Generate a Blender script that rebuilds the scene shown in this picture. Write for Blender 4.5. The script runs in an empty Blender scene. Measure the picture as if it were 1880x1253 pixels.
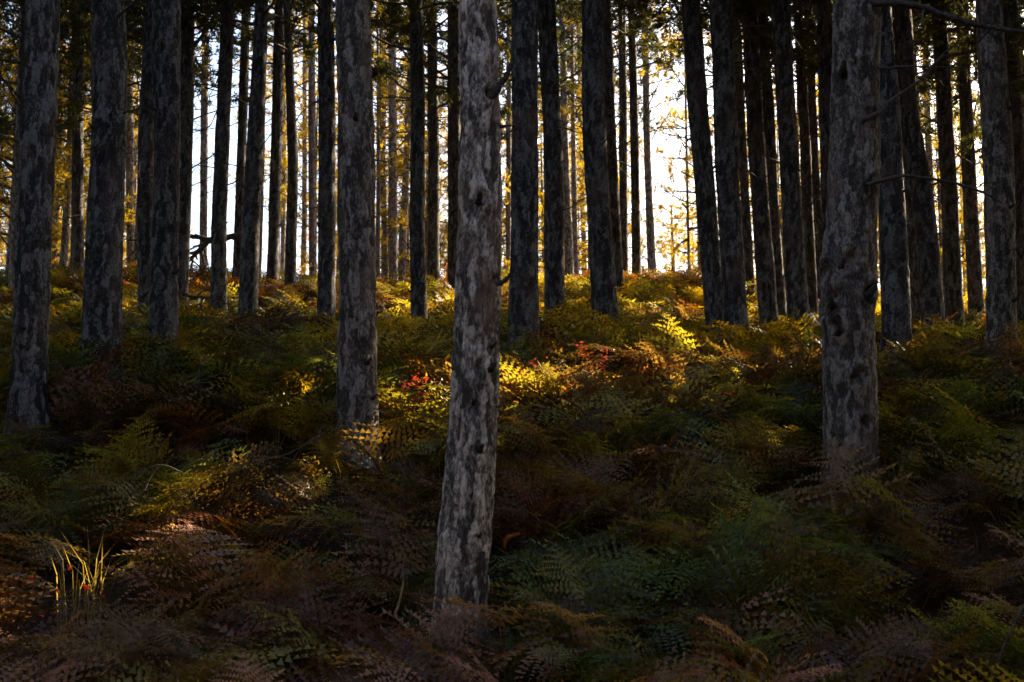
import bpy, math, random
import numpy as np
from mathutils import Vector, Matrix

# ------------------------------------------------------------------ camera, world, sun, exposure
SC = bpy.context.scene
COL = SC.collection
R = math.radians
FPX, CX, CY = 2037.0, 940.0, 626.5          # focal length and centre of the photograph, in its pixels
PITCH = R(6.0)
CAM = Vector((0.0, 0.0, 1.6))
FWD = Vector((0, math.cos(PITCH), math.sin(PITCH)))
UP = Vector((0, -math.sin(PITCH), math.cos(PITCH)))
cam_d = bpy.data.cameras.new("camera")
cam_d.lens = FPX / 1880.0 * 36.0
cam_d.sensor_width = 36.0
cam_d.clip_start, cam_d.clip_end = 0.05, 3000.0
cam_d.dof.use_dof = True
cam_d.dof.focus_distance = 11.0
cam_d.dof.aperture_fstop = 4.0
cam = bpy.data.objects.new("camera", cam_d)
COL.objects.link(cam)
cam.location = CAM
cam.rotation_euler = (R(90) + PITCH, 0, 0)
SC.camera = cam

SUN_AZ, SUN_EL = R(47), R(33)               # azimuth to the right of the view, elevation
world = bpy.data.worlds.new("World")
SC.world = world
world.use_nodes = True
wn = world.node_tree.nodes
bg = next(n for n in wn if n.type == 'BACKGROUND')
sky = wn.new('ShaderNodeTexSky')
sky.sky_type = 'NISHITA'
sky.sun_disc = False
sky.sun_elevation = SUN_EL
sky.sun_rotation = SUN_AZ
sky.air_density, sky.dust_density, sky.ozone_density = 1.0, 4.0, 1.6
world.node_tree.links.new(sky.outputs[0], bg.inputs[0])
bg.inputs[1].default_value = 0.095
SUND = Vector((math.sin(SUN_AZ) * math.cos(SUN_EL), math.cos(SUN_AZ) * math.cos(SUN_EL), math.sin(SUN_EL)))
sl = bpy.data.lights.new("sun", 'SUN')
sl.energy = 5.0
sl.angle = R(0.5)
sl.color = (1.0, 0.80, 0.55)
sun = bpy.data.objects.new("sun", sl)
COL.objects.link(sun)
sun.rotation_euler = SUND.to_track_quat('Z', 'Y').to_euler()
sun.location = SUND * 60
vs = SC.view_settings
vs.view_transform = 'Standard'
vs.look = 'None'
vs.gamma = 1.0
vs.use_curve_mapping = False
vs.exposure = 2.45
SC.render.engine = 'CYCLES'
SC.cycles.use_denoising = True
SC.cycles.max_bounces = 8
SC.cycles.diffuse_bounces = 4
SC.cycles.glossy_bounces = 2
SC.cycles.transmission_bounces = 4
SC.cycles.sample_clamp_indirect = 4.0

rng = np.random.default_rng(11)
rnd = random.Random(5)

# ------------------------------------------------------------------ helpers
def tag(o, label=None, cat=None, group=None, kind=None):
    if label: o['label'] = label
    if cat: o['category'] = cat
    if group: o['group'] = group
    if kind: o['kind'] = kind
    return o

def link(o, parent=None):
    COL.objects.link(o)
    if parent is not None: o.parent = parent
    return o

def empty(name, loc, rz=0.0):
    o = bpy.data.objects.new(name, None)
    o.empty_display_size = 0.2
    o.location = loc
    o.rotation_euler = (0, 0, rz)
    return link(o)

def np_mesh(name, V, F, mats=(), midx=None, smooth=False, fcol=None, pfloat=None):
    """V (n,3); F (m,3) or (m,4) int array, or a list of such arrays"""
    Fs = F if isinstance(F, list) else [F]
    Fs = [np.asarray(f, dtype=np.int32) for f in Fs if len(f)]
    me = bpy.data.meshes.new(name)
    V = np.asarray(V, dtype=np.float32)
    loops = np.concatenate([f.ravel() for f in Fs])
    tot = np.concatenate([np.full(len(f), f.shape[1], dtype=np.int32) for f in Fs])
    start = np.concatenate([[0], np.cumsum(tot)[:-1]]).astype(np.int32)
    me.vertices.add(len(V)); me.vertices.foreach_set('co', V.ravel())
    me.loops.add(len(loops)); me.loops.foreach_set('vertex_index', loops)
    me.polygons.add(len(tot))
    me.polygons.foreach_set('loop_start', start)
    me.polygons.foreach_set('loop_total', tot)
    for m in mats: me.materials.append(m)
    if midx is not None: me.polygons.foreach_set('material_index', np.asarray(midx, dtype=np.int32))
    me.polygons.foreach_set('use_smooth', np.full(len(tot), bool(smooth)))
    if fcol is not None:
        a = me.attributes.new('tint', 'FLOAT_COLOR', 'FACE')
        a.data.foreach_set('color', np.concatenate([np.asarray(fcol, dtype=np.float32), np.ones((len(tot), 1), np.float32)], 1).ravel())
    if pfloat is not None:
        for k, arr in pfloat.items():
            a = me.attributes.new(k, 'FLOAT', 'POINT')
            a.data.foreach_set('value', np.asarray(arr, dtype=np.float32))
    me.update(calc_edges=True)
    return me

def mobj(name, me, parent=None, loc=(0, 0, 0), rot=(0, 0, 0), sc=1.0):
    o = bpy.data.objects.new(name, me)
    o.location = loc
    o.rotation_euler = rot
    o.scale = (sc, sc, sc) if isinstance(sc, (int, float)) else sc
    return link(o, parent)

def unproj(px, py, d):
    """point on the vertical plane y = d seen at photo pixel (px, py)"""
    v = FWD + Vector((1, 0, 0)) * ((px - CX) / FPX) + UP * ((CY - py) / FPX)
    return CAM + v * (d / v.y)

def proj(P):
    P = np.atleast_2d(np.asarray(P, dtype=float)) - np.array(CAM)
    z = P @ np.array(FWD)
    return np.stack([CX + FPX * P[:, 0] / z, CY - FPX * (P @ np.array(UP)) / z, z], 1)

def hash2(i, j, s):
    n = (i.astype(np.int64) * 374761393 + j.astype(np.int64) * 668265263 + s * 974634777) & 0xFFFFFFFF
    n = ((n ^ (n >> 13)) * 1274126177) & 0xFFFFFFFF
    n = ((n ^ (n >> 16)) * 2246822519) & 0xFFFFFFFF
    return ((n ^ (n >> 15)) & 0xFFFFFF) / float(0xFFFFFF)

def vnoise(x, y, s=0, px=None):
    x0, y0 = np.floor(x), np.floor(y)
    fx, fy = x - x0, y - y0
    fx, fy = fx * fx * (3 - 2 * fx), fy * fy * (3 - 2 * fy)
    i, j = x0.astype(np.int64), y0.astype(np.int64)
    w = (lambda a: a % px) if px else (lambda a: a)
    a, b = hash2(w(i), j, s), hash2(w(i + 1), j, s)
    c, d = hash2(w(i), j + 1, s), hash2(w(i + 1), j + 1, s)
    return (a * (1 - fx) + b * fx) * (1 - fy) + (c * (1 - fx) + d * fx) * fy

# ------------------------------------------------------------------ ground profile
GP = np.array([(-60, -3.0), (-10, -0.5), (0, -0.15), (4, 0.05), (6.5, 0.36), (8, 0.80), (9.2, 1.33), (10.5, 1.67), (12, 2.12), (14, 2.63),
               (16, 3.12), (18, 3.48), (20, 3.64), (22, 4.08), (25, 5.06), (27, 5.62), (29, 5.92), (32, 6.0), (40, 6.0), (55, 5.6), (70, 4.5), (100, 1.0), (160, -6), (2500, -60)])
def ground(x, y):
    x = np.asarray(x, dtype=float); y = np.asarray(y, dtype=float)
    ys = y[..., None] + np.array([-0.9, -0.45, 0, 0.45, 0.9])
    z = np.interp(ys, GP[:, 0], GP[:, 1]).mean(-1)
    k = np.clip((y - 9) / 14, 0, 1) * np.clip(1 - (y - 40) / 60, 0, 1)
    z = z - 0.046 * np.clip(x - 2.5, 0, 14) * k + 0.020 * np.clip(-x - 3, 0, 10) * k
    z = z + (vnoise(x / 2.6 + 2.2, y / 5.0, 8) - 0.5) * 0.55 * np.clip((y - 21) / 5, 0, 1) * np.clip((60 - y) / 20, 0, 1)
    z = z + (vnoise(x / 2.3 + 7.7, y / 2.3, 3) - 0.5) * 0.22 + (vnoise(x / 0.8, y / 0.8, 4) - 0.5) * 0.08
    return z
def gz(x, y): return float(ground(x, y))

def ground_hit(px, py, h=0.0):
    v = FWD + Vector((1, 0, 0)) * ((px - CX) / FPX) + UP * ((CY - py) / FPX)
    s = 3.0
    while s < 60:
        p = CAM + v * s
        if p.z < gz(p.x, p.y) + h: return p
        s += 0.03
    return CAM + v * 30
TUFT = ground_hit(150, 1040, 0.38)

# ------------------------------------------------------------------ materials
def new_mat(name):
    m = bpy.data.materials.new(name)
    m.use_nodes = True
    nt = m.node_tree
    for n in list(nt.nodes): nt.nodes.remove(n)
    out = nt.nodes.new('ShaderNodeOutputMaterial')
    return m, nt, nt.nodes, nt.links, out

def math_node(nt, op, a, b):
    n = nt.nodes.new('ShaderNodeMath'); n.operation = op
    for k, v in enumerate((a, b)):
        if isinstance(v, (int, float)): n.inputs[k].default_value = v
        else: nt.links.new(v, n.inputs[k])
    return n.outputs[0]

def ramp(nt, fac, stops):
    n = nt.nodes.new('ShaderNodeValToRGB')
    el = n.color_ramp.elements
    while len(el) < len(stops): el.new(0.5)
    for e, (p, c) in zip(el, stops):
        e.position = p; e.color = (*c, 1)
    nt.links.new(fac, n.inputs[0])
    return n.outputs[0]

def bark_mat(name, dark, mid, light, pink, plates=True, vscale=1.0):
    m, nt, N, L, out = new_mat(name)
    tc = N.new('ShaderNodeTexCoord'); oi = N.new('ShaderNodeObjectInfo')
    mp = N.new('ShaderNodeMapping'); mp.inputs['Scale'].default_value = (1, 1, 0.46)
    add = N.new('ShaderNodeVectorMath'); add.operation = 'ADD'
    sc = N.new('ShaderNodeVectorMath'); sc.operation = 'SCALE'; sc.inputs[3].default_value = 37.0
    cx = N.new('ShaderNodeCombineXYZ')
    L.new(oi.outputs['Random'], cx.inputs[0]); L.new(oi.outputs['Random'], cx.inputs[2])
    L.new(cx.outputs[0], sc.inputs[0])
    L.new(tc.outputs['Object'], mp.inputs[0]); L.new(mp.outputs[0], add.inputs[0]); L.new(sc.outputs[0], add.inputs[1])
    def noise(scale, det, rough=0.6):
        n = N.new('ShaderNodeTexNoise'); n.inputs['Scale'].default_value = scale * vscale
        n.inputs['Detail'].default_value = det; n.inputs['Roughness'].default_value = rough
        L.new(add.outputs[0], n.inputs['Vector']); return n.outputs[0]
    n1, n2, n3 = noise(15, 6, 0.7), noise(60, 5, 0.75), noise(3.2, 3)
    if plates:
        at = N.new('ShaderNodeAttribute'); at.attribute_name = 'plate'
        ak = N.new('ShaderNodeAttribute'); ak.attribute_name = 'inner_bark'
        v = math_node(nt, 'ADD', math_node(nt, 'MULTIPLY', at.outputs['Fac'], 0.34), math_node(nt, 'MULTIPLY', n1, 0.64))
    else:
        vo = N.new('ShaderNodeTexVoronoi'); vo.inputs['Scale'].default_value = 22
        L.new(add.outputs[0], vo.inputs['Vector'])
        sep = N.new('ShaderNodeSeparateColor'); L.new(vo.outputs['Color'], sep.inputs[0])
        v = math_node(nt, 'ADD', math_node(nt, 'MULTIPLY', sep.outputs[0], 0.35), math_node(nt, 'MULTIPLY', n1, 0.65))
    v = math_node(nt, 'ADD', v, math_node(nt, 'MULTIPLY', math_node(nt, 'SUBTRACT', n2, 0.5), 0.6))
    col = ramp(nt, v, [(0.37, dark), (0.495, mid), (0.61, light), (0.78, tuple(min(1, c * 1.25) for c in light))])
    mx = N.new('ShaderNodeMix'); mx.data_type = 'RGBA'
    pf = ramp(nt, n3, [(0.52, (0, 0, 0)), (0.68, (0.6, 0.6, 0.6))])
    L.new(pf, mx.inputs[0]); L.new(col, mx.inputs[6]); mx.inputs[7].default_value = (*pink, 1)
    mul = N.new('ShaderNodeMix'); mul.data_type = 'RGBA'; mul.blend_type = 'MULTIPLY'; mul.inputs[0].default_value = 0.5
    L.new(mx.outputs[2], mul.inputs[6]); L.new(ramp(nt, n2, [(0.3, (0.45, 0.45, 0.45)), (0.7, (1.25, 1.25, 1.25))]), mul.inputs[7])
    p = N.new('ShaderNodeBsdfPrincipled')
    if plates:                                                # brown inner bark shows where the plates have split apart
        ib = N.new('ShaderNodeMix'); ib.data_type = 'RGBA'
        L.new(ak.outputs['Fac'], ib.inputs[0]); L.new(mul.outputs[2], ib.inputs[6]); ib.inputs[7].default_value = (dark[0] * 0.9, dark[1] * 0.7, dark[2] * 0.6, 1)
        L.new(ib.outputs[2], p.inputs['Base Color'])
    else: L.new(mul.outputs[2], p.inputs['Base Color'])
    p.inputs['Roughness'].default_value = 0.9
    p.inputs['Specular IOR Level'].default_value = 0.15
    b = N.new('ShaderNodeBump'); b.inputs['Strength'].default_value = 0.9; b.inputs['Distance'].default_value = 0.016
    L.new(math_node(nt, 'ADD', n1, math_node(nt, 'MULTIPLY', n2, 0.6)), b.inputs['Height'])
    L.new(b.outputs[0], p.inputs['Normal'])
    L.new(p.outputs[0], out.inputs[0])
    return m

def leaf_mat(name, source, trans=0.5, tcol=(1.7, 1.55, 0.45), rough=0.42):
    """thin leaf: diffuse front, light passing through; colour from the object's colour or the face attribute «tint»"""
    m, nt, N, L, out = new_mat(name)
    if source == 'object':
        oi = N.new('ShaderNodeObjectInfo'); c = oi.outputs['Color']
    elif source == 'tint':
        at = N.new('ShaderNodeAttribute'); at.attribute_name = 'tint'; c = at.outputs['Color']
    else:
        rg = N.new('ShaderNodeRGB'); rg.outputs[0].default_value = (*source, 1); c = rg.outputs[0]
    tc = N.new('ShaderNodeNewGeometry')
    nz = N.new('ShaderNodeTexNoise'); nz.inputs['Scale'].default_value = 9; nz.inputs['Detail'].default_value = 3
    L.new(tc.outputs['Position'], nz.inputs['Vector'])
    mul = N.new('ShaderNodeMix'); mul.data_type = 'RGBA'; mul.blend_type = 'MULTIPLY'; mul.inputs[0].default_value = 1
    L.new(c, mul.inputs[6]); L.new(ramp(nt, nz.outputs[0], [(0.3, (0.55, 0.5, 0.5)), (0.7, (1.4, 1.45, 1.3))]), mul.inputs[7])
    tm = N.new('ShaderNodeMix'); tm.data_type = 'RGBA'; tm.blend_type = 'MULTIPLY'; tm.inputs[0].default_value = 1
    L.new(mul.outputs[2], tm.inputs[6]); tm.inputs[7].default_value = (*tcol, 1)
    df = N.new('ShaderNodeBsdfDiffuse'); L.new(mul.outputs[2], df.inputs[0])
    tr = N.new('ShaderNodeBsdfTranslucent'); L.new(tm.outputs[2], tr.inputs[0])
    mx = N.new('ShaderNodeMixShader'); mx.inputs[0].default_value = trans
    L.new(df.outputs[0], mx.inputs[1]); L.new(tr.outputs[0], mx.inputs[2])
    gl = N.new('ShaderNodeBsdfGlossy'); gl.inputs['Roughness'].default_value = rough; gl.inputs[0].default_value = (0.9, 0.9, 0.9, 1)
    m2 = N.new('ShaderNodeMixShader'); m2.inputs[0].default_value = 0.022
    L.new(mx.outputs[0], m2.inputs[1]); L.new(gl.outputs[0], m2.inputs[2])
    L.new(m2.outputs[0], out.inputs[0])
    return m

def plain_mat(name, a, b, scale=14, rough=0.9, bump=0.01):
    m, nt, N, L, out = new_mat(name)
    tc = N.new('ShaderNodeTexCoord')
    nz = N.new('ShaderNodeTexNoise'); nz.inputs['Scale'].default_value = scale; nz.inputs['Detail'].default_value = 6
    L.new(tc.outputs['Object'], nz.inputs['Vector'])
    p = N.new('ShaderNodeBsdfPrincipled'); p.inputs['Roughness'].default_value = rough; p.inputs['Specular IOR Level'].default_value = 0.15
    L.new(ramp(nt, nz.outputs[0], [(0.3, a), (0.7, b)]), p.inputs['Base Color'])
    bu = N.new('ShaderNodeBump'); bu.inputs['Strength'].default_value = 0.6; bu.inputs['Distance'].default_value = bump
    L.new(nz.outputs[0], bu.inputs['Height']); L.new(bu.outputs[0], p.inputs['Normal'])
    L.new(p.outputs[0], out.inputs[0])
    return m

M_BARK_PALE = bark_mat('pale_pine_bark', (0.085, 0.073, 0.062), (0.31, 0.276, 0.236), (0.72, 0.65, 0.56), (0.36, 0.25, 0.19))  # pale bark, brightened further in colour for the light of the clearing
M_BARK = bark_mat('grey_pine_bark', (0.034, 0.031, 0.030), (0.088, 0.084, 0.082), (0.215, 0.208, 0.20), (0.14, 0.10, 0.08))
M_BARK_MID = bark_mat('brownish_pine_bark', (0.06, 0.051, 0.043), (0.155, 0.135, 0.115), (0.34, 0.30, 0.258), (0.26, 0.19, 0.15))
M_BARK_FAR = bark_mat('thin_pine_bark', (0.09, 0.08, 0.072), (0.21, 0.188, 0.17), (0.40, 0.36, 0.32), (0.32, 0.15, 0.11), plates=False)  # lightened in colour to stand in for sunlight on the far trunks
M_DEAD = plain_mat('dead_wood', (0.045, 0.038, 0.033), (0.14, 0.12, 0.105), 30)
M_STUB = plain_mat('resinous_stub', (0.03, 0.025, 0.022), (0.09, 0.075, 0.065), 60)
M_NEEDLE_LIT = leaf_mat('lit_pine_needles', (0.10, 0.088, 0.018), 0.68, (5.0, 3.7, 0.7))  # lit copy of the needles, golden sunlight put into the colour
M_NEEDLE_SHADED = leaf_mat('shaded_pine_needles', (0.045, 0.052, 0.018), 0.4, (2.0, 1.7, 0.6))  # shaded copy of the needles, canopy shade put into the colour
M_FROND = leaf_mat('bracken_frond', 'object', 0.45)
M_FROND_MASS = leaf_mat('bracken_mass', 'tint', 0.45)
M_LEAF = leaf_mat('shrub_leaf', 'object', 0.5, (1.6, 1.2, 0.7))
M_LEAF_MASS = leaf_mat('undergrowth_leaf', 'tint', 0.5, (1.5, 1.2, 0.5))
M_STONE = plain_mat('pale_stone', (0.06, 0.06, 0.058), (0.24, 0.24, 0.235), 30)

def soil_mat():
    m, nt, N, L, out = new_mat('leaf_litter_soil')
    g = N.new('ShaderNodeNewGeometry')
    def noise(s, d):
        n = N.new('ShaderNodeTexNoise'); n.inputs['Scale'].default_value = s; n.inputs['Detail'].default_value = d
        L.new(g.outputs['Position'], n.inputs['Vector']); return n.outputs[0]
    n1, n2 = noise(1.6, 6), noise(28, 6)
    v = math_node(nt, 'ADD', math_node(nt, 'MULTIPLY', n1, 0.5), math_node(nt, 'MULTIPLY', n2, 0.5))
    p = N.new('ShaderNodeBsdfPrincipled'); p.inputs['Roughness'].default_value = 0.95; p.inputs['Specular IOR Level'].default_value = 0.1
    L.new(ramp(nt, v, [(0.35, (0.018, 0.012, 0.008)), (0.5, (0.045, 0.027, 0.015)), (0.62, (0.085, 0.05, 0.022))]), p.inputs['Base Color'])
    b = N.new('ShaderNodeBump'); b.inputs['Strength'].default_value = 0.9; b.inputs['Distance'].default_value = 0.05
    L.new(n2, b.inputs['Height']); L.new(b.outputs[0], p.inputs['Normal'])
    L.new(p.outputs[0], out.inputs[0])
    return m

# ------------------------------------------------------------------ the ground sheet
def axis(near, far, step, grow):
    a = [0.0]; s = step
    while a[-1] < far:
        if a[-1] > near: s *= grow
        a.append(a[-1] + s)
    return np.array(a)
ax = axis(18, 1500, 0.30, 1.22); xs = np.concatenate([-ax[:0:-1], ax])
ay = axis(46, 2400, 0.30, 1.22); by = axis(6, 900, 0.8, 1.5); ys = np.concatenate([-by[:0:-1], ay])
gx, gy = np.meshgrid(xs, ys)
gv = np.stack([gx, gy, ground(gx, gy)], -1).reshape(-1, 3)
ny, nx = gx.shape
ii = np.arange(ny * nx).reshape(ny, nx)
gf = np.stack([ii[:-1, :-1], ii[:-1, 1:], ii[1:, 1:], ii[1:, :-1]], -1).reshape(-1, 4)
tag(mobj('ground', np_mesh('ground', gv, gf, [soil_mat()], smooth=True)), 'dark forest floor of soil and leaf litter rising to a crest', kind='structure')

# ------------------------------------------------------------------ tubes, branches, stubs
def tube(P, rad, sides=5, cap=True):
    P = np.asarray(P, float); rad = np.asarray(rad, float); n = len(P)
    T = np.gradient(P, axis=0); T /= np.linalg.norm(T, axis=1)[:, None] + 1e-9
    ref = np.array([0.13, 0.31, 0.94]) if abs(T[0, 2]) < 0.8 else np.array([0.95, 0.2, 0.1])
    A = np.cross(T, ref); A /= np.linalg.norm(A, axis=1)[:, None] + 1e-9
    B = np.cross(T, A)
    th = np.arange(sides) / sides * 2 * np.pi
    V = (P[:, None] + rad[:, None, None] * (np.cos(th)[None, :, None] * A[:, None] + np.sin(th)[None, :, None] * B[:, None])).reshape(-1, 3)
    i = np.arange(n - 1)[:, None] * sides; j = np.arange(sides)[None]; k = (j + 1) % sides
    F = np.stack([i + j, i + k, i + sides + k, i + sides + j], -1).reshape(-1, 4)
    return V, F

class Geo:
    def __init__(s): s.V = []; s.F = {3: [], 4: []}; s.M = {3: [], 4: []}; s.n = 0
    def add(s, V, F, m=0):
        F = np.asarray(F, dtype=np.int64)
        s.V.append(np.asarray(V, float)); s.F[F.shape[1]].append(F + s.n); s.M[F.shape[1]].append(np.full(len(F), m)); s.n += len(V)
    def mesh(s, name, mats, smooth=False):
        Fs, Ms = [], []
        for k in (3, 4):
            if s.F[k]: Fs.append(np.concatenate(s.F[k])); Ms.append(np.concatenate(s.M[k]))
        return np_mesh(name, np.concatenate(s.V), Fs, mats, np.concatenate(Ms), smooth)

def wander(p0, d0, length, n, bend, droop, rs):
    """a wandering polyline from p0 along d0"""
    P = [np.array(p0, float)]; d = np.array(d0, float); d /= np.linalg.norm(d)
    st = length / n
    for k in range(n):
        d = d + rs.normal(0, bend, 3) + np.array([0, 0, droop])
        d /= np.linalg.norm(d)
        P.append(P[-1] + d * st)
    return np.array(P)

def dead_branch_mesh(seed):
    rs = np.random.default_rng(seed); g = Geo()
    Lb = 1.0
    P = wander((0, 0, 0), (1, 0, rs.uniform(-0.25, 0.5)), Lb, 9, 0.10, rs.uniform(-0.07, 0.05), rs)
    g.add(*tube(P, np.linspace(0.013, 0.003, 10), 5))
    for k in range(rs.integers(3, 8)):
        i = rs.integers(2, 9)
        d = P[i] - P[i - 1]; d = d / np.linalg.norm(d) + rs.normal(0, 0.65, 3)
        Q = wander(P[i], d, rs.uniform(0.15, 0.5), 5, 0.16, 0.01, rs)
        g.add(*tube(Q, np.linspace(0.006, 0.002, 6), 4))
        if rs.random() < 0.6:
            d2 = Q[3] - Q[2]; d2 = d2 / np.linalg.norm(d2) + rs.normal(0, 0.6, 3)
            g.add(*tube(wander(Q[3], d2, rs.uniform(0.08, 0.22), 3, 0.15, 0, rs), np.linspace(0.004, 0.0015, 4), 3))
    return g.mesh('dead_branch', [M_DEAD])
BRANCH = [dead_branch_mesh(100 + k) for k in range(12)]

def stub_mesh(seed):
    rs = np.random.default_rng(seed); g = Geo()
    P = np.array([(-0.04, 0, 0), (0.0, 0, 0), (0.02, 0, 0.004), (0.045, 0.004, 0.014), (0.07, 0.008, 0.03), (0.082, 0.006, 0.036)])
    r = np.array([0.036, 0.030, 0.022, 0.017, 0.014, 0.004]) * rs.uniform(0.9, 1.15, 6)
    V, F = tube(P, r, 9)
    V += rs.normal(0, 0.003, V.shape)
    g.add(V, F)
    return g.mesh('branch_stub', [M_STUB], smooth=True)
STUB = [stub_mesh(300 + k) for k in range(4)]

# ------------------------------------------------------------------ trunks
def bark_relief(u, v, circ, seed, cu, cv):
    """plates of bark: distance to the cracks between jittered cells, periodic round the trunk"""
    nu = max(5, int(round(circ / cu)))
    a = u / circ * nu + 1.1 * (vnoise(u / circ * 5, v * 7, seed + 5, 5) - 0.5) + 0.5 * (vnoise(u / circ * 16, v * 26, seed + 7, 16) - 0.5)
    b = v / cv + 1.5 * (vnoise(u / circ * 8, v * 5, seed + 6, 8) - 0.5) + 0.5 * (vnoise(u / circ * 18, v * 22, seed + 8, 18) - 0.5)
    ia, ib = np.floor(a), np.floor(b)
    f1 = np.full(a.shape, 9.0); f2 = np.full(a.shape, 9.0); pid = np.zeros(a.shape)
    for da in (-1, 0, 1):
        for db in (-1, 0, 1):
            ca, cb = ia + da, ib + db
            wa = np.mod(ca, nu)
            jx, jy = hash2(wa.astype(np.int64), cb.astype(np.int64), seed), hash2(wa.astype(np.int64), cb.astype(np.int64), seed + 1)
            dist = np.hypot(ca + 0.1 + 0.8 * jx - a, cb + 0.1 + 0.8 * jy - b)
            h = hash2(wa.astype(np.int64), cb.astype(np.int64), seed + 2)
            near = dist < f1
            f2 = np.where(near, f1, np.minimum(f2, dist)); pid = np.where(near, h, pid); f1 = np.where(near, dist, f1)
    return np.clip((f2 - f1) / 0.20, 0, 1), pid

def trunk_mesh(pts, rads, seed, fine_top, na, dz, amp, mat, swell=()):
    """pts: axis polyline bottom to top, relative to the root; relief as real geometry up to fine_top"""
    pts = np.asarray(pts, float); rads = np.asarray(rads, float)
    seg = np.concatenate([[0], np.cumsum(np.linalg.norm(np.diff(pts, axis=0), axis=1))])
    Ltot = seg[-1]
    s = np.concatenate([np.arange(0, min(fine_top, Ltot), dz), np.linspace(min(fine_top, Ltot), Ltot, 14)])
    def sm(arr):                                              # smoothed interpolation along the axis
        w = np.array([-0.35, -0.15, 0, 0.15, 0.35])
        return np.mean([np.interp(np.clip(s + k, 0, Ltot), seg, arr) for k in w], axis=0)
    C = np.stack([sm(pts[:, k]) for k in range(3)], 1)
    r = sm(rads)
    r = 0.955 * r * (1 + 0.05 * (vnoise(s * 1.1, s * 0, seed) - 0.5) + 0.03 * (vnoise(s * 3.3, s * 0, seed + 9) - 0.5))
    C[:, 0] += 0.10 * r * (vnoise(s * 0.7, s * 0 + 3, seed + 3) - 0.5)
    th = np.arange(na) / na * 2 * np.pi
    TH, S = np.meshgrid(th, s)
    circ = 2 * np.pi * rads.mean()
    cr, pid = bark_relief(TH / (2 * np.pi) * circ, S, circ, seed, 0.040, 0.15)
    d = amp * 0.75 * (cr - 0.85) + amp * 0.7 * (pid - 0.5) * cr
    d += amp * 1.0 * (vnoise(TH / (2 * np.pi) * 14, S * 12, seed + 11, 14) - 0.5)
    d += r[:, None] * 0.10 * (vnoise(TH / (2 * np.pi) * 4, S * 1.2, seed + 12, 4) - 0.5)
    flare = np.exp(-S / 0.26)
    d += r[:, None] * flare * (0.22 + 0.5 * (vnoise(TH / (2 * np.pi) * 5, S * 0.5, seed + 13, 5)))
    for (hs, hth, size) in swell:                             # swollen knots: a collar with a sunken middle
        dd = np.hypot((S - hs) / 1.25, ((TH - hth + np.pi) % (2 * np.pi) - np.pi) * r[:, None])
        d += size * 0.32 * np.exp(-((dd - size * 1.0) / (size * 0.5)) ** 2) - size * 0.75 * np.exp(-(dd / (size * 0.62)) ** 2)
    RR = r[:, None] + d
    V = np.stack([C[:, None, 0] + RR * np.cos(TH), C[:, None, 1] + RR * np.sin(TH), np.broadcast_to(C[:, None, 2], RR.shape)], -1).reshape(-1, 3)
    n = len(s)
    i = np.arange(n - 1)[:, None] * na; j = np.arange(na)[None]; k = (j + 1) % na
    F = np.stack([i + j, i + k, i + na + k, i + na + j], -1).reshape(-1, 4)
    return np_mesh('trunk', V, F, [mat], smooth=True, pfloat={'plate': (pid * 0.9 + 0.05).ravel(), 'inner_bark': np.clip(1.05 - cr * 1.7, 0, 1).ravel() * 0.7})

# ------------------------------------------------------------------ crowns
def tuft_tris(P, D, rs, nb=11, ln=0.15, wd=0.021):
    """needle tufts: at each point P a brush of nb thin needles round direction D"""
    n = len(P)
    d = D[:, None] + rs.normal(0, 0.62, (n, nb, 3)); d /= np.linalg.norm(d, axis=2)[..., None]
    side = np.cross(d, rs.normal(0, 1, (n, nb, 3))); side /= np.linalg.norm(side, axis=2)[..., None] + 1e-9
    b = P[:, None] + d * 0.01 + rs.normal(0, 0.02, (n, nb, 3))
    l = ln * rs.uniform(0.7, 1.2, (n, nb, 1))
    w = wd * 0.5
    V = np.stack([b - side * w, b + side * w, b + d * l], 2).reshape(-1, 3)
    return V, np.arange(len(V)).reshape(-1, 3)

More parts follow.
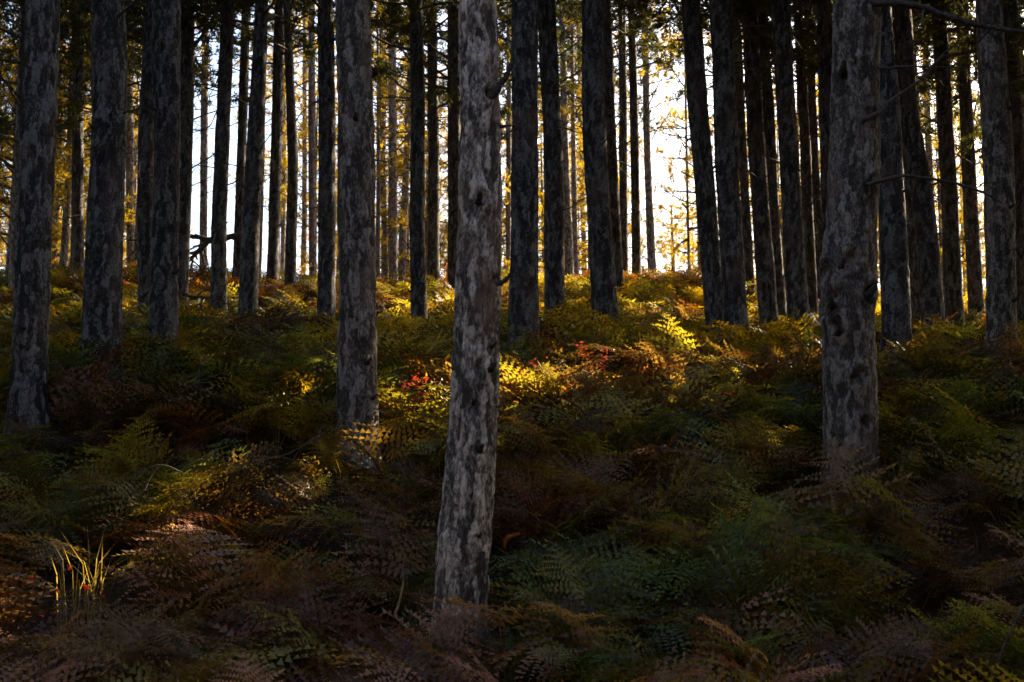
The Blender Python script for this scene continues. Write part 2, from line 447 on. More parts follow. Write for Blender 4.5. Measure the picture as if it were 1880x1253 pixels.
def crown_mesh(seed, H, Rmax, nl, ntuft, low=0.0, shape='round', nb=11, needles=None):
    """a pine crown: curved limbs with side twigs ending in needle tufts; z = 0 at the lowest limb"""
    rs = np.random.default_rng(seed); g = Geo()
    tp, td = [], []
    for k in range(nl):
        t = ((k + rs.uniform(0.1, 0.9)) / nl) ** 0.9
        z = t * H
        if shape == 'round': rad = Rmax * (0.55 + 0.9 * t) * (1 - t ** 3.2) + 0.35
        else: rad = Rmax * (1 - 0.86 * t) + 0.2
        rad *= rs.uniform(0.6, 1.15)
        a = k * 2.4 + rs.uniform(-0.5, 0.5)
        d = np.array([math.cos(a), math.sin(a), rs.uniform(-0.15, 0.35) + 0.35 * t])
        P = wander((0, 0, z), d, rad, 8, 0.10, 0.03, rs)
        g.add(*tube(P, np.linspace(0.030 * (1 - 0.6 * t), 0.006, 9), 4), 1)
        nt = max(2, int(ntuft / nl * rad / Rmax))
        for q in range(max(2, nt // 5)):
            i = rs.integers(3, 9)
            dd = P[i] - P[i - 1]; dd = dd / np.linalg.norm(dd) + rs.normal(0, 0.55, 3) + np.array([0, 0, 0.1])
            ln = rs.uniform(0.25, 0.75) * min(1, rad / 1.3)
            Q = wander(P[i], dd, ln, 5, 0.14, 0.05, rs)
            g.add(*tube(Q[[0, 2, 5]], np.array([0.010, 0.006, 0.003]), 3), 1)
            for h in range(5):
                m = rs.integers(2, 6)
                e = Q[m] - Q[m - 1]; e /= np.linalg.norm(e)
                tp.append(Q[m] + rs.normal(0, 0.05, 3)); td.append(e + rs.normal(0, 0.45, 3) + np.array([0, 0, 0.2]))
    # leading shoot
    g.add(*tube([(0, 0, 0), (0.02, 0, H * 0.5), (0, 0.02, H)], [0.05, 0.035, 0.008], 5), 1)
    tp, td = np.array(tp), np.array(td)
    td /= np.linalg.norm(td, axis=1)[:, None]
    g.add(*tuft_tris(tp, td, rs, nb, wd=0.021 * (11 / nb) ** 0.8), 0)
    return g.mesh('crown', [needles or M_NEEDLE_LIT, M_DEAD])
CROWN = [crown_mesh(500 + k, 7.5, 2.7, 64, 4300, needles=M_NEEDLE_SHADED, nb=8) for k in range(5)]
CROWN_EDGE = [crown_mesh(580 + k, 9.0, 2.2, 56, 2100, shape='cone') for k in range(4)]
CROWN_LOW = [crown_mesh(540 + k, 9.0, 2.3, 76, 4600, shape='cone') for k in range(3)]
CROWN_SPARSE = [crown_mesh(560 + k, 6.5, 1.7, 24, 800) for k in range(3)]

# ------------------------------------------------------------------ pines
TREES = []
def build_pine(px, d, label, group=None, crown='round', cbase=7.0, H=15.0, bark='grey', detail=1, nbranch=8, bstart=2.6, stubs=5, cscale=1.0, swell=(), name='pine_tree'):
    """px: list of (x, y, width) in photo pixels from top to bottom; the trunk stands at distance d where they fall"""
    seed = len(TREES) * 17 + 31
    rs = np.random.default_rng(seed)
    P, Rr = [], []
    for (x, y, w) in px[::-1]:                                # bottom to top
        p = unproj(x, y, d)
        P.append(np.array(p)); Rr.append(0.5 * w / FPX * (p - CAM).dot(FWD))
    P = np.array(P); Rr = np.array(Rr)
    # down into the ground
    dn = P[1] - P[0]; dn /= dn[2]; dn[:2] = np.clip(dn[:2], -0.12, 0.12)
    zb = gz(P[0][0], d)
    if P[0][2] > zb - 0.15:
        low = P[0] - dn * (P[0][2] - (zb - 0.15))
        P = np.vstack([low, P]); Rr = np.concatenate([[Rr[0] * 1.04], Rr])
    base = P[0].copy()
    # up to the tip
    up = P[-1] - P[-2]; up /= up[2]; up[:2] = np.clip(up[:2], -0.06, 0.06)
    ztip = base[2] + H
    tail = []
    for f in (0.33, 0.66, 1.0):
        tail.append(P[-1] + up * (ztip - P[-1][2]) * f)
    rt = Rr[-1]
    P2 = np.vstack([P, tail]); R2 = np.concatenate([Rr, [rt * 0.78, rt * 0.5, 0.03]])
    top_vis = np.array(unproj(px[0][0], -20, d))[2] - base[2]
    rb = Rr.mean()
    root = empty(name, tuple(base))
    tag(root, label, 'tree', group)
    mat = {'pale': M_BARK_PALE, 'mid': M_BARK_MID, 'grey': M_BARK, 'far': M_BARK_FAR}[bark]
    na, dz, amp = {3: (112, 0.0135, 0.012), 2: (80, 0.019, 0.011), 1: (40, 0.045, 0.009), 0: (14, 0.16, 0.004)}[detail]
    sw = []
    for (y, side, size) in swell:                             # knots given at photo height y, facing angle and size in metres
        z = np.array(unproj(px[0][0], y, d))[2] - base[2]
        sw.append((z, side, size))
    tr = mobj('trunk', trunk_mesh(P2 - base, R2, seed, top_vis + 0.4, na, dz, amp, mat, sw), root)
    def axis_at(z):                                           # centre and radius at height z above the base
        q = P2 - base
        return np.array([np.interp(z, q[:, 2], q[:, k]) for k in range(3)]), float(np.interp(z, q[:, 2], R2))
    for k in range(stubs):
        z = rs.uniform(0.6, max(1.2, min(top_vis + 0.3, H * 0.6)))
        c, r = axis_at(z)
        a = -math.pi / 2 + rs.uniform(-1.5, 1.5)
        s = rs.uniform(0.5, 1.0) * min(1.0, r / 0.16)
        mobj('branch_stub', STUB[rs.integers(len(STUB))], root, c + (r - 0.006) * np.array([math.cos(a), math.sin(a), 0]), (0, -rs.uniform(-0.2, 0.5), a), s)
    for k in range(nbranch):
        z = bstart + (k + rs.uniform(0, 1)) / nbranch * max(0.5, cbase + 0.6 - bstart)
        c, r = axis_at(z)
        a = rs.uniform(0, 2 * math.pi)
        if abs(math.sin(a)) > 0.8: a += 0.8
        s = rs.uniform(0.45, 1.45) * (0.6 + 0.5 * z / cbase)
        mobj('dead_branch', BRANCH[rs.integers(len(BRANCH))], root, c + r * 0.85 * np.array([math.cos(a), math.sin(a), 0]), (rs.uniform(-0.6, 0.6), rs.uniform(-0.5, 0.25), a), s)
    if crown:
        ms = {'round': CROWN, 'low': CROWN_LOW, 'edge': CROWN_EDGE, 'sparse': CROWN_SPARSE}[crown]
        c, r = axis_at(cbase)
        hc = {'round': 7.5, 'low': 9.0, 'edge': 9.0, 'sparse': 6.5}[crown]
        sz = (H - cbase) / hc
        mobj('crown', ms[rs.integers(len(ms))], root, c, (0, 0, rs.uniform(0, 6.28)), (cscale, cscale, sz))
    TREES.append((base[0], base[1], rb, root, axis_at, d))
    return root

V3 = lambda *a: [a[i:i + 3] for i in range(0, len(a), 3)]
MIDPI = -math.pi / 2                                          # the side of a trunk that faces the camera
# near trunks
T_CENTRE = build_pine(V3(878, 0, 68, 882, 200, 76, 882, 350, 79, 880, 500, 84, 873, 650, 89, 867, 800, 91, 860, 880, 98, 854, 960, 104, 849, 1050, 101, 846, 1110, 98), 6.5,
    'pale grey pine trunk standing nearest the camera in the middle, its foot bent', bark='pale', detail=3, nbranch=0, stubs=0, cbase=7.5, H=15, cscale=0.8,
    swell=((180, MIDPI + 0.5, 0.042), (372, MIDPI + 0.1, 0.045), (827, MIDPI + 0.25, 0.030), (635, MIDPI + 0.75, 0.022), (677, MIDPI + 0.8, 0.026), (742, MIDPI + 0.1, 0.022), (515, MIDPI + 0.8, 0.034), (910, MIDPI + 0.2, 0.018), (983, MIDPI + 0.45, 0.022)))
T_TWO = build_pine(V3(650, 0, 66, 655, 300, 70, 655, 600, 73, 655, 760, 82, 655, 805, 85), 9.9,
    'straight grey pine trunk just behind and beside the pale nearest trunk', bark='mid', detail=3, nbranch=0, stubs=0, cbase=8, H=15.5,
    swell=((215, MIDPI + 0.0, 0.028), (590, MIDPI - 0.1, 0.026), (668, MIDPI + 0.5, 0.026)))
T_RIGHT = build_pine(V3(1574, 0, 86, 1570, 200, 88, 1567, 350, 96, 1562, 450, 102, 1558, 560, 106, 1563, 700, 97, 1562, 830, 98), 9.2,
    'thick rough dark trunk with long bare side branches and a lumpy swelling', bark='mid', detail=3, nbranch=0, stubs=0, cbase=8, H=16,
    swell=((130, MIDPI - 0.2, 0.045), (220, MIDPI + 0.4, 0.06), (335, MIDPI + 0.7, 0.06), (485, MIDPI - 0.2, 0.085), (500, MIDPI - 1.35, 0.09), (548, MIDPI - 0.7, 0.08), (545, MIDPI + 0.55, 0.085), (570, MIDPI - 1.4, 0.08), (605, MIDPI - 0.7, 0.075), (690, MIDPI + 0.1, 0.07), (780, MIDPI + 0.3, 0.06)))
T_LEFT = build_pine(V3(78, 0, 60, 73, 200, 62, 63, 400, 64, 57, 600, 66, 52, 770, 70), 10.5,
    'dark pine trunk nearest the left edge, mottled with paler bark flakes', bark='grey', detail=3, nbranch=0, stubs=4, cbase=8, H=15)
build_pine(V3(200, 0, 62, 200, 200, 63, 193, 400, 69, 187, 600, 72, 185, 660, 74), 12.0,
    'broad dark trunk second from the left, wide rough base in brown ferns', bark='grey', detail=2, nbranch=4, stubs=7, cbase=7.5, H=15)
build_pine(V3(305, 0, 54, 307, 300, 48, 302, 500, 52, 300, 625, 53), 14.0,
    'dark trunk with a thin orange sunlit streak, red fern at its foot', bark='grey', detail=2, nbranch=4, stubs=8, cbase=7.5, H=15)
build_pine(V3(1815, 0, 48, 1835, 300, 54, 1838, 500, 54, 1838, 605, 55), 13.6,
    'mottled grey trunk near the right edge beside a bright golden fern', bark='mid', detail=2, nbranch=5, stubs=6, cbase=7, H=15)
build_pine(V3(1612, 0, 44, 1628, 200, 46, 1638, 400, 50, 1645, 605, 53), 14.2,
    'trunk half hidden behind the lumpy thick one, orange light along its edge', bark='grey', detail=2, nbranch=5, stubs=5, cbase=7, H=15)
build_pine(V3(963, 0, 52, 965, 300, 53, 964, 450, 54, 962, 605, 57), 14.3,
    'wide blackish trunk right behind the pale nearest trunk', bark='grey', detail=2, nbranch=5, stubs=5, cbase=7.2, H=15.5)
# trunks up the slope
MID = [
    (V3(1003, 0, 35, 1015, 250, 36, 1019, 595, 39), 17.6, 'slim straight dark trunk close beside the wide blackish one'),
    (V3(1087, 0, 42, 1091, 250, 46, 1100, 400, 46, 1112, 595, 52), 16.2, 'dark trunk widening towards its foot, leaning slightly, second right of the nearest trunk'),
    (V3(1268, 0, 36, 1285, 250, 38, 1300, 420, 38, 1313, 578, 38), 18.2, 'leaning dark trunk edging the white gap in the wood'),
    (V3(1322, 0, 42, 1335, 300, 44, 1350, 575, 45), 17.6, 'stout dark trunk behind the upright yellow fern'),
    (V3(1376, 0, 30, 1390, 300, 33, 1412, 585, 36), 19.8, 'dark trunk left of a thin trunk with an orange lit edge'),
    (V3(1396, 0, 22, 1410, 200, 24, 1419, 400, 27, 1430, 575, 30), 22.0, 'thin trunk with its right edge lit orange, wedged between darker trunks'),
    (V3(1431, 0, 36, 1450, 300, 38, 1466, 585, 41), 18.3, 'dark trunk left of two thin ones near the lumpy thick trunk'),
    (V3(1464, 0, 18, 1478, 250, 20, 1490, 575, 23), 23.0, 'thin black trunk tucked behind the dark trunk left of the lumpy one'),
    (V3(1482, 0, 16, 1495, 300, 18, 1505, 450, 20, 1510, 545, 21), 25.5, 'thin trunk with a bright lit edge beside the swelling of the lumpy trunk'),
    (V3(1512, 0, 28, 1522, 300, 30, 1530, 575, 32), 19.0, 'slim trunk mostly hidden behind the left side of the lumpy trunk'),
    (V3(1655, 0, 32, 1668, 200, 35, 1688, 330, 40, 1704, 450, 41, 1713, 578, 43), 18.3, 'bent dark trunk whose lower half swings right'),
    (V3(1646, 0, 24, 1660, 200, 26, 1674, 330, 28, 1682, 575, 30), 20.6, 'thin trunk pressed against the bent dark trunk'),
    (V3(1722, 0, 26, 1740, 300, 30, 1750, 535, 34), 21.5, 'dark trunk left of the narrow white slit at the right'),
    (V3(1765, 0, 22, 1778, 300, 26, 1791, 535, 29), 24.0, 'slim dark trunk right of the narrow white slit'),
    (V3(1852, 0, 30, 1868, 300, 32, 1880, 545, 34), 20.5, 'dark trunk cut by the right edge of the view'),
    (V3(421, 0, 24, 408, 250, 27, 402, 400, 28, 402, 558, 31), 21.0, 'dark trunk standing alone in the white sky gap, thicker one'),
    (V3(481, 0, 24, 473, 200, 31, 461, 400, 34, 454, 585, 35), 20.2, 'dark trunk with lit edge at the right side of the white sky gap'),
    (V3(345, 0, 28, 343, 200, 28, 335, 400, 30, 331, 530, 31), 21.6, 'dark trunk at the left side of the white sky gap'),
    (V3(279, 0, 21, 268, 250, 32, 267, 400, 32, 268, 540, 31), 20.8, 'bluish trunk half hidden left of the orange streaked one'),
    (V3(598, 0, 30, 601, 250, 33, 600, 400, 33, 600, 598, 35), 20.2, 'bluish dark trunk just left of the straight grey trunk'),
    (V3(763, 0, 25, 768, 200, 27, 765, 400, 29, 769, 598, 31), 20.4, 'kinked slim dark trunk rising from golden ferns'),
]
for px, d, lab in MID:
    build_pine(px, d, lab, detail=1, nbranch=rnd.randint(13, 19), bstart=1.7, stubs=rnd.randint(7, 11), cbase=rnd.uniform(5.4, 7.0), H=rnd.uniform(13.5, 16), cscale=rnd.uniform(1.1, 1.4))
# trunks on and behind the crest
FAR = [
    (V3(793, 0, 18, 796, 300, 22, 795, 495, 24), 27.0, 'dark trunk on the crest between the kinked trunk and the nearest one'),
    (V3(832, 0, 24, 834, 300, 25, 834, 505, 26), 26.0, 'dark trunk peeping out left of the pale nearest trunk'),
    (V3(527, 0, 14, 538, 300, 20, 533, 505, 22), 27.0, 'dark crest trunk with a glowing right edge, thin top'),
    (V3(513, 0, 20, 510, 200, 21, 500, 505, 23), 27.5, 'dark leaning crest trunk left of the glowing edged one'),
    (V3(571, 0, 11, 572, 200, 13, 574, 495, 15), 33.0, 'very thin dark trunk beside the bluish slope trunk'),
    (V3(379, 0, 12, 375, 200, 14, 373, 470, 15), 35.0, 'thin trunk seen against white sky behind the fallen limb'),
    (V3(452, 0, 17, 446, 200, 18, 437, 500, 20), 28.0, 'thin dark trunk overlapped by the lit edged trunk at the sky gap'),
    (V3(146, 0, 18, 143, 300, 22, 142, 495, 25), 26.4, 'slim dark trunk with rough orange edge between the two leftmost trunks'),
    (V3(1142, 0, 14, 1145, 300, 16, 1145, 515, 17), 29.5, 'thin black crest trunk, first of a close pair'),
    (V3(1159, 0, 14, 1166, 300, 17, 1169, 505, 18), 29.0, 'thin black crest trunk, second of a close pair with lit edge'),
    (V3(1183, 0, 13, 1189, 300, 14, 1197, 492, 17), 35.0, 'pale grey thin trunk at the left of the white gap'),
    (V3(1031, 0, 12, 1037, 250, 13, 1045, 485, 17), 35.0, 'pale grey thin trunk right of the slim straight dark one'),
    (V3(1112, 0, 20, 1124, 300, 21, 1134, 530, 23), 25.0, 'thin dark trunk peeping out behind the widening trunk'),
    (V3(1062, 0, 8, 1067, 300, 9, 1073, 485, 11), 46.0, 'thinnest pale trunk in the gold foliage left of the widening trunk'),
    (V3(699, 0, 9, 702, 200, 10, 706, 490, 13), 40.0, 'pale thin crooked trunk right of the straight grey trunk'),
    (V3(719, 0, 13, 721, 300, 16, 722, 485, 19), 35.0, 'greyish trunk in the thin cluster by the straight grey trunk'),
    (V3(757, 0, 10, 748, 250, 12, 738, 485, 16), 37.0, 'leaning pale trunk with bright edge in the thin cluster'),
    (V3(523, 0, 8, 522, 300, 9, 519, 490, 10), 45.0, 'very pale thin trunk behind the two dark crest trunks'),
    (V3(560, 0, 9, 559, 400, 10, 557, 490, 12), 42.0, 'sunlit pale thin trunk in the gold light past the crest'),
    (V3(934, 0, 9, 935, 350, 10, 937, 495, 12), 40.0, 'pale thin trunk in the slit right of the nearest trunk'),
    (V3(1696, 0, 12, 1704, 250, 13, 1715, 500, 15), 34.0, 'thin grey trunk behind the bent dark trunk'),
    (V3(1350, 0, 16, 1362, 250, 17, 1376, 520, 19), 27.0, 'thin trunk with a bright orange edge behind the stout trunk'),
    (V3(1276, 0, 9, 1282, 300, 10, 1287, 495, 12), 38.0, 'thin lit trunk touching the leaning trunk by the white gap'),
    (V3(1858, 0, 12, 1862, 250, 14, 1868, 520, 15), 33.0, 'thin grey trunk just right of the mottled right edge trunk'),
    (V3(1650, 0, 14, 1652, 250, 16, 1655, 520, 17), 31.0, 'thin trunk behind the half hidden trunk with orange edge'),
    (V3(236, 0, 14, 238, 250, 15, 240, 480, 16), 33.0, 'thin trunk in front of the yellow tree at left'),
]
for px, d, lab in FAR:
    x = px[0][0]
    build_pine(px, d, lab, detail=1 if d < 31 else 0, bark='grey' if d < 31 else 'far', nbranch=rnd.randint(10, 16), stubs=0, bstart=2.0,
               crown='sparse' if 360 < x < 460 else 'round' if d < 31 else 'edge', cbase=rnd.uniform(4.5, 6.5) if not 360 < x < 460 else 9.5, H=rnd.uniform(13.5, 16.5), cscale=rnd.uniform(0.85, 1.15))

# pines further back and beside the view: they share meshes
def plain_pine(x, y, label, group, crown='round', cbase=5.5, H=14.0, D=0.26, cscale=1.0, nbranch=6, proto={}):
    rs = np.random.default_rng(int((x + 500) * 131 + y * 977) % 2 ** 31)
    key = rs.integers(4)
    if key not in proto:
        z = np.linspace(0, 1, 7)
        P = np.stack([0.12 * np.sin(z * 3 + key), 0.10 * np.cos(z * 2 + key * 2) - 0.1, z * 14.0], 1); P[:, :2] -= P[0, :2]
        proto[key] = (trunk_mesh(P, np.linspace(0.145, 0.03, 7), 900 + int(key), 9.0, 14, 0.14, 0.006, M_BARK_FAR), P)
    me, P = proto[key]
    root = empty('pine_tree', (x, y, gz(x, y) - 0.1))
    tag(root, label, 'tree', group)
    mobj('trunk', me, root, sc=(D / 0.28, D / 0.28, H / 14.0))
    for k in range(nbranch):
        z = 1.5 + (k + rs.uniform(0, 1)) / max(1, nbranch) * max(0.6, cbase - 1.2)
        a = rs.uniform(0, 6.28)
        c = np.array([np.interp(z, P[:, 2], P[:, q]) for q in range(3)])
        mobj('dead_branch', BRANCH[rs.integers(len(BRANCH))], root, c, (rs.uniform(-0.6, 0.6), rs.uniform(-0.4, 0.3), a), rs.uniform(0.6, 1.6))
    ms, hc = {'round': (CROWN, 7.5), 'low': (CROWN_LOW, 9.0), 'edge': (CROWN_EDGE, 9.0), 'sparse': (CROWN_SPARSE, 6.5)}[crown]
    mobj('crown', ms[rs.integers(len(ms))], root, (0, 0, cbase), (0, 0, rs.uniform(0, 6.28)), (cscale, cscale, (H - cbase) / hc))
    TREES.append((x, y, D / 2, root, None, y))
    return root

def at_px(px, d): return (px - CX) / FPX * d / math.cos(PITCH)
# leafy pines past the crest, golden against the light: (photo x, distance, crown, crown base, height)
EDGE = [(95, 31, 'low', 0.8, 10, 'dark bushy pine behind the trunk nearest the left edge'), (215, 40, 'low', 0.6, 9, 'bright yellow bushy pine glowing between the two broad trunks at left'),
        (160, 44, 'low', 0.6, 10, 'yellow bushy pine beside the slim trunk with rough orange edge'), (10, 28, 'low', 1.0, 11, 'dark bushy pine at the extreme left edge with gilded sprays'),
        (1235, 44, 'low', 0.5, 6.2, 'low golden young pine under the white gap'), (1275, 50, 'low', 0.5, 8, 'golden young pine against the leaning trunk by the white gap'),
        (1268, 38, 'sparse', 1.0, 15, 'thin pine with sparse needle sprays hanging into the white gap')]
for px, d, cr, cb, h, lab in EDGE:
    plain_pine(at_px(px, d), d, lab, None, cr, cb, h, 0.2 if cr == 'low' else 0.1, 1.0 if cr == 'low' else 0.6, 2)
BACK = 'pines standing past the crest'
BACKL = 'golden backlit pine standing past the crest among the others'
back = [(470, 50, 0.5, 5.0, 13), (510, 58, 0.5, 4.0, 13), (1140, 55, 0.5, 0.5, 13), (1165, 60, 0.45, 0.5, 12), (1330, 52, 0.6, 0.5, 13), (1290, 60, 0.5, 0.5, 9)]
for px in list(range(570, 1110, 19)) + list(range(1360, 1960, 21)) + list(range(-60, 262, 24)):
    back.append((px + rnd.uniform(-9, 9), rnd.uniform(50, 60), rnd.uniform(0.7, 0.95), rnd.choice((-1.0, 0.0, 0.5, 1.5)) + (1.5 if 1380 < px < 1520 else 0), rnd.uniform(8.5, 12)))
for px, d, cs, cb, h in back:
    cr = 'edge'
    d = 36 + (d - 50) * 1.3 + rnd.uniform(-1, 1)
    plain_pine(at_px(px, d), d, BACKL, BACK, cr, cb + 1.5, h + 0.5, 0.20, cs, 2)
for px, d, cb, h in [(20, 25, 3.0, 14), (110, 29, 3.6, 14), (180, 27, 4.2, 14), (245, 31, 4.6, 15), (300, 27, 5.2, 14), (-30, 32, 2.5, 13), (60, 36, 3.2, 14), (1700, 30, 4.2, 14), (1800, 29, 4.0, 14), (1900, 27, 3.6, 14), (1600, 31, 4.6, 14), (900, 36, 6.6, 16), (975, 39, 6.8, 16), (1060, 36, 6.8, 16), (1120, 40, 8.0, 16)]:
    plain_pine(at_px(px, d), d, 'dark crowned pine of the wood behind the front trunks', 'dark crowned pines behind the front trunks', 'round', cb, h, 0.22, 1.1, 5)
# the wood goes on out of view: pines added beside and behind to cast shade
SIDE = 'pines added outside the view for shade'
MUST = [(345, 912, .22), (568, 855, .22), (150, 1030, .32), (1390, 830, .12)]
SD = np.array(SUND); SA = np.cross(SD, [0, 0, 1.0]); SA /= np.linalg.norm(SA); SB = np.cross(SD, SA)
FLECKS = [ground_hit(x, y, 0.4) for x, y, _ in MUST]
def in_fleck_light(x, y):                                     # would a trunk here stand in the way of the small sun flecks?
    for f in FLECKS:
        a = (x - f.x) * SA[0] + (y - f.y) * SA[1]; b = (x - f.x) * SD[0] + (y - f.y) * SD[1]
        if abs(a) < 0.5 and b > 0: return True
    return False
def add_shade_pines(n, pick, cb0, cb1, crown, cs):
    for k in range(n):
        for _ in range(40):
            x, y = pick(k)
            if all((x - t[0]) ** 2 + (y - t[1]) ** 2 > 5.5 for t in TREES) and not in_fleck_light(x, y): break
        plain_pine(x, y, 'pine added outside the view to cast shade', SIDE, crown, rnd.uniform(cb0, cb1), rnd.uniform(13, 16), 0.30, rnd.uniform(*cs), 0)
def beside(k):
    y = rnd.uniform(3, 31); return (1 if k % 2 else -1) * (0.5 * y + rnd.uniform(2.5, 15)), y
for x, y in [(8.6, 13.5), (9.8, 16.0), (11.4, 12.2), (7.4, 8.5), (9.0, 6.5), (11.5, 8.8), (6.8, 5.2), (13.0, 17.5), (12.0, 21.5)]:  # pines added out of view to shade the right foreground
    plain_pine(x, y, 'pine added outside the view to cast shade', SIDE, 'round', rnd.uniform(3.5, 5.0), rnd.uniform(13, 15), 0.30, 1.3, 0)
def behind(k):
    a = rnd.uniform(math.pi * 0.95, math.pi * 2.05); r = rnd.uniform(10.5, 23); return r * math.cos(a), 1 + r * math.sin(a)
add_shade_pines(66, beside, 3.5, 6.0, 'round', (1.05, 1.3))
add_shade_pines(110, behind, 0.3, 3.0, 'low', (1.2, 1.6))

# ------------------------------------------------------------------ branches and stubs placed as in the photograph
def limb(parent, pts, d, r0, r1, name='dead_branch', mat=None, sides=8, twigs=0, seed=0, dy=None):
    """a bare branch through photo pixels at distance d, child of the tree"""
    rs = np.random.default_rng(seed)
    P = []
    for k, (x, y) in enumerate(pts):
        P.append(np.array(unproj(x, y, d + (0 if dy is None else dy[k]))))
    P = np.array(P)
    t = np.linspace(0, 1, len(P)); tt = np.linspace(0, 1, 5 * len(P))
    Q = np.stack([np.interp(tt, t, P[:, k]) for k in range(3)], 1)
    for _ in range(3): Q[1:-1] = (Q[:-2] + 2 * Q[1:-1] + Q[2:]) / 4
    Q[1:-1] += rs.normal(0, r0 * 0.08, Q[1:-1].shape)
    g = Geo(); V, F = tube(Q, np.linspace(r0, r1, len(Q)) * (1 + 0.12 * rs.normal(0, 1, len(Q))), sides)
    g.add(V, F)
    for k in range(twigs):
        i = rs.integers(len(Q) // 3, len(Q) - 1)
        dd = (Q[i + 1] - Q[i]); dd = dd / np.linalg.norm(dd) + rs.normal(0, 0.6, 3)
        g.add(*tube(wander(Q[i], dd, rs.uniform(0.1, 0.35), 4, 0.15, 0, rs), np.linspace(r1 * 1.1, r1 * 0.4, 5), 4))
    base = np.array(parent.location) if parent is not None else Q[0]
    V = np.concatenate(g.V) - base
    g.V = [V]
    me = g.mesh(name, [mat or M_DEAD], smooth=True)
    return mobj(name, me, parent, (0, 0, 0) if parent is not None else tuple(base))
def stub_at(parent, x, y, d, r, s, ang, up=0.2):
    p = np.array(unproj(x, y, d - r)) - np.array(parent.location)
    mobj('branch_stub', STUB[rnd.randrange(4)], parent, p, (0, -up, MIDPI + ang), s)
c = T_CENTRE
limb(c, [(893, 188), (912, 168), (930, 138), (944, 110)], 6.42, 0.030, 0.010, mat=M_STUB, seed=1)
limb(c, [(915, 233), (940, 230), (968, 236)], 6.48, 0.010, 0.003, seed=2)
limb(c, [(905, 525), (925, 517), (938, 505), (944, 490)], 6.42, 0.020, 0.006, mat=M_STUB, seed=3)
limb(c, [(910, 748), (920, 745), (925, 735), (924, 715)], 6.45, 0.008, 0.003, seed=4)
limb(c, [(915, 260), (935, 244), (965, 225)], 6.5, 0.008, 0.002, seed=14)
for x, y, s, a in [(878, 372, 1.0, 0.1), (882, 827, 0.75, 0.2), (905, 635, 0.5, 0.6), (903, 677, 0.6, 0.6), (868, 742, 0.55, 0.05), (866, 910, 0.45, 0.1), (880, 985, 0.5, 0.3)]:
    stub_at(c, x, y, 6.5, 0.125, s * 0.9, a)
for x, y, s, a in [(653, 217, 0.8, 0), (655, 590, 0.7, 0), (676, 665, 0.8, 0.5), (686, 730, 0.6, 0.8), (662, 840, 0.5, 0)]:
    stub_at(T_TWO, x, y, 9.9, 0.165, s, a)
for x, y, s, a in [(1548, 130, 1.2, -0.2), (1590, 335, 1.1, 0.4), (1545, 490, 1.1, -0.1), (1590, 545, 1.5, 0.4), (1528, 560, 1.2, -0.6), (1540, 610, 1.1, -0.3), (1565, 690, 1.2, 0), (1580, 770, 0.9, 0.3)]:
    stub_at(T_RIGHT, x, y, 9.2, 0.2, s, a)
r_ = T_RIGHT
limb(r_, [(1600, 8), (1640, 4), (1690, 12), (1740, 30), (1800, 48), (1850, 55), (1900, 62)], 9.0, 0.034, 0.014, seed=5, twigs=6)
limb(r_, [(1590, 128), (1625, 126), (1665, 122), (1720, 124), (1785, 125)], 9.1, 0.017, 0.004, seed=6, twigs=3)
limb(r_, [(1582, 220), (1612, 210), (1640, 180), (1690, 150), (1725, 105), (1765, 72)], 9.0, 0.026, 0.005, seed=7, twigs=5)
limb(r_, [(1590, 340), (1625, 330), (1665, 322), (1720, 330), (1775, 342), (1815, 358), (1842, 375)], 8.95, 0.020, 0.006, seed=8, twigs=3)
tr_r = TREES[6][3]
limb(tr_r, [(1838, 160), (1860, 152), (1885, 138)], 13.4, 0.02, 0.006, seed=9)
limb(tr_r, [(1825, 68), (1845, 52), (1880, 30)], 13.4, 0.02, 0.006, seed=10)
# long bare boughs hanging into the white gap, with live sprays
tr_g = TREES[11][3]
for k, pts in enumerate([[(1290, 335), (1262, 322), (1235, 305), (1215, 285), (1200, 262)], [(1285, 290), (1268, 275), (1248, 252), (1228, 230), (1208, 205)], [(1280, 225), (1255, 238), (1225, 232), (1195, 236)],
                         [(1278, 170), (1255, 160), (1235, 130), (1215, 90), (1200, 60)], [(1276, 120), (1250, 105), (1225, 100), (1195, 80), (1170, 66)], [(1290, 360), (1265, 378), (1245, 405), (1232, 430)]]):
    limb(tr_g, pts, 18.4 + 0.3 * k, 0.013, 0.003, seed=20 + k, twigs=9, sides=5)
for k, (t, pts) in enumerate([(9, [(1030, 150), (1050, 140), (1080, 120)]), (9, [(1035, 235), (1058, 243), (1085, 248)]), (18, [(490, 180), (520, 165), (545, 150)]), (15 + 9, [(400, 200), (385, 235), (360, 240)]),
                              (24, [(408, 120), (395, 160), (372, 195)]), (26, [(345, 240), (360, 238), (372, 245)]), (28, [(612, 110), (640, 90), (665, 60)]), (29, [(775, 350), (745, 345), (715, 365)])]):
    tt = TREES[t][3] if t < len(TREES) else TREES[9][3]
    limb(tt, pts, TREES[t][5], 0.014, 0.004, seed=40 + k, twigs=5, sides=5)

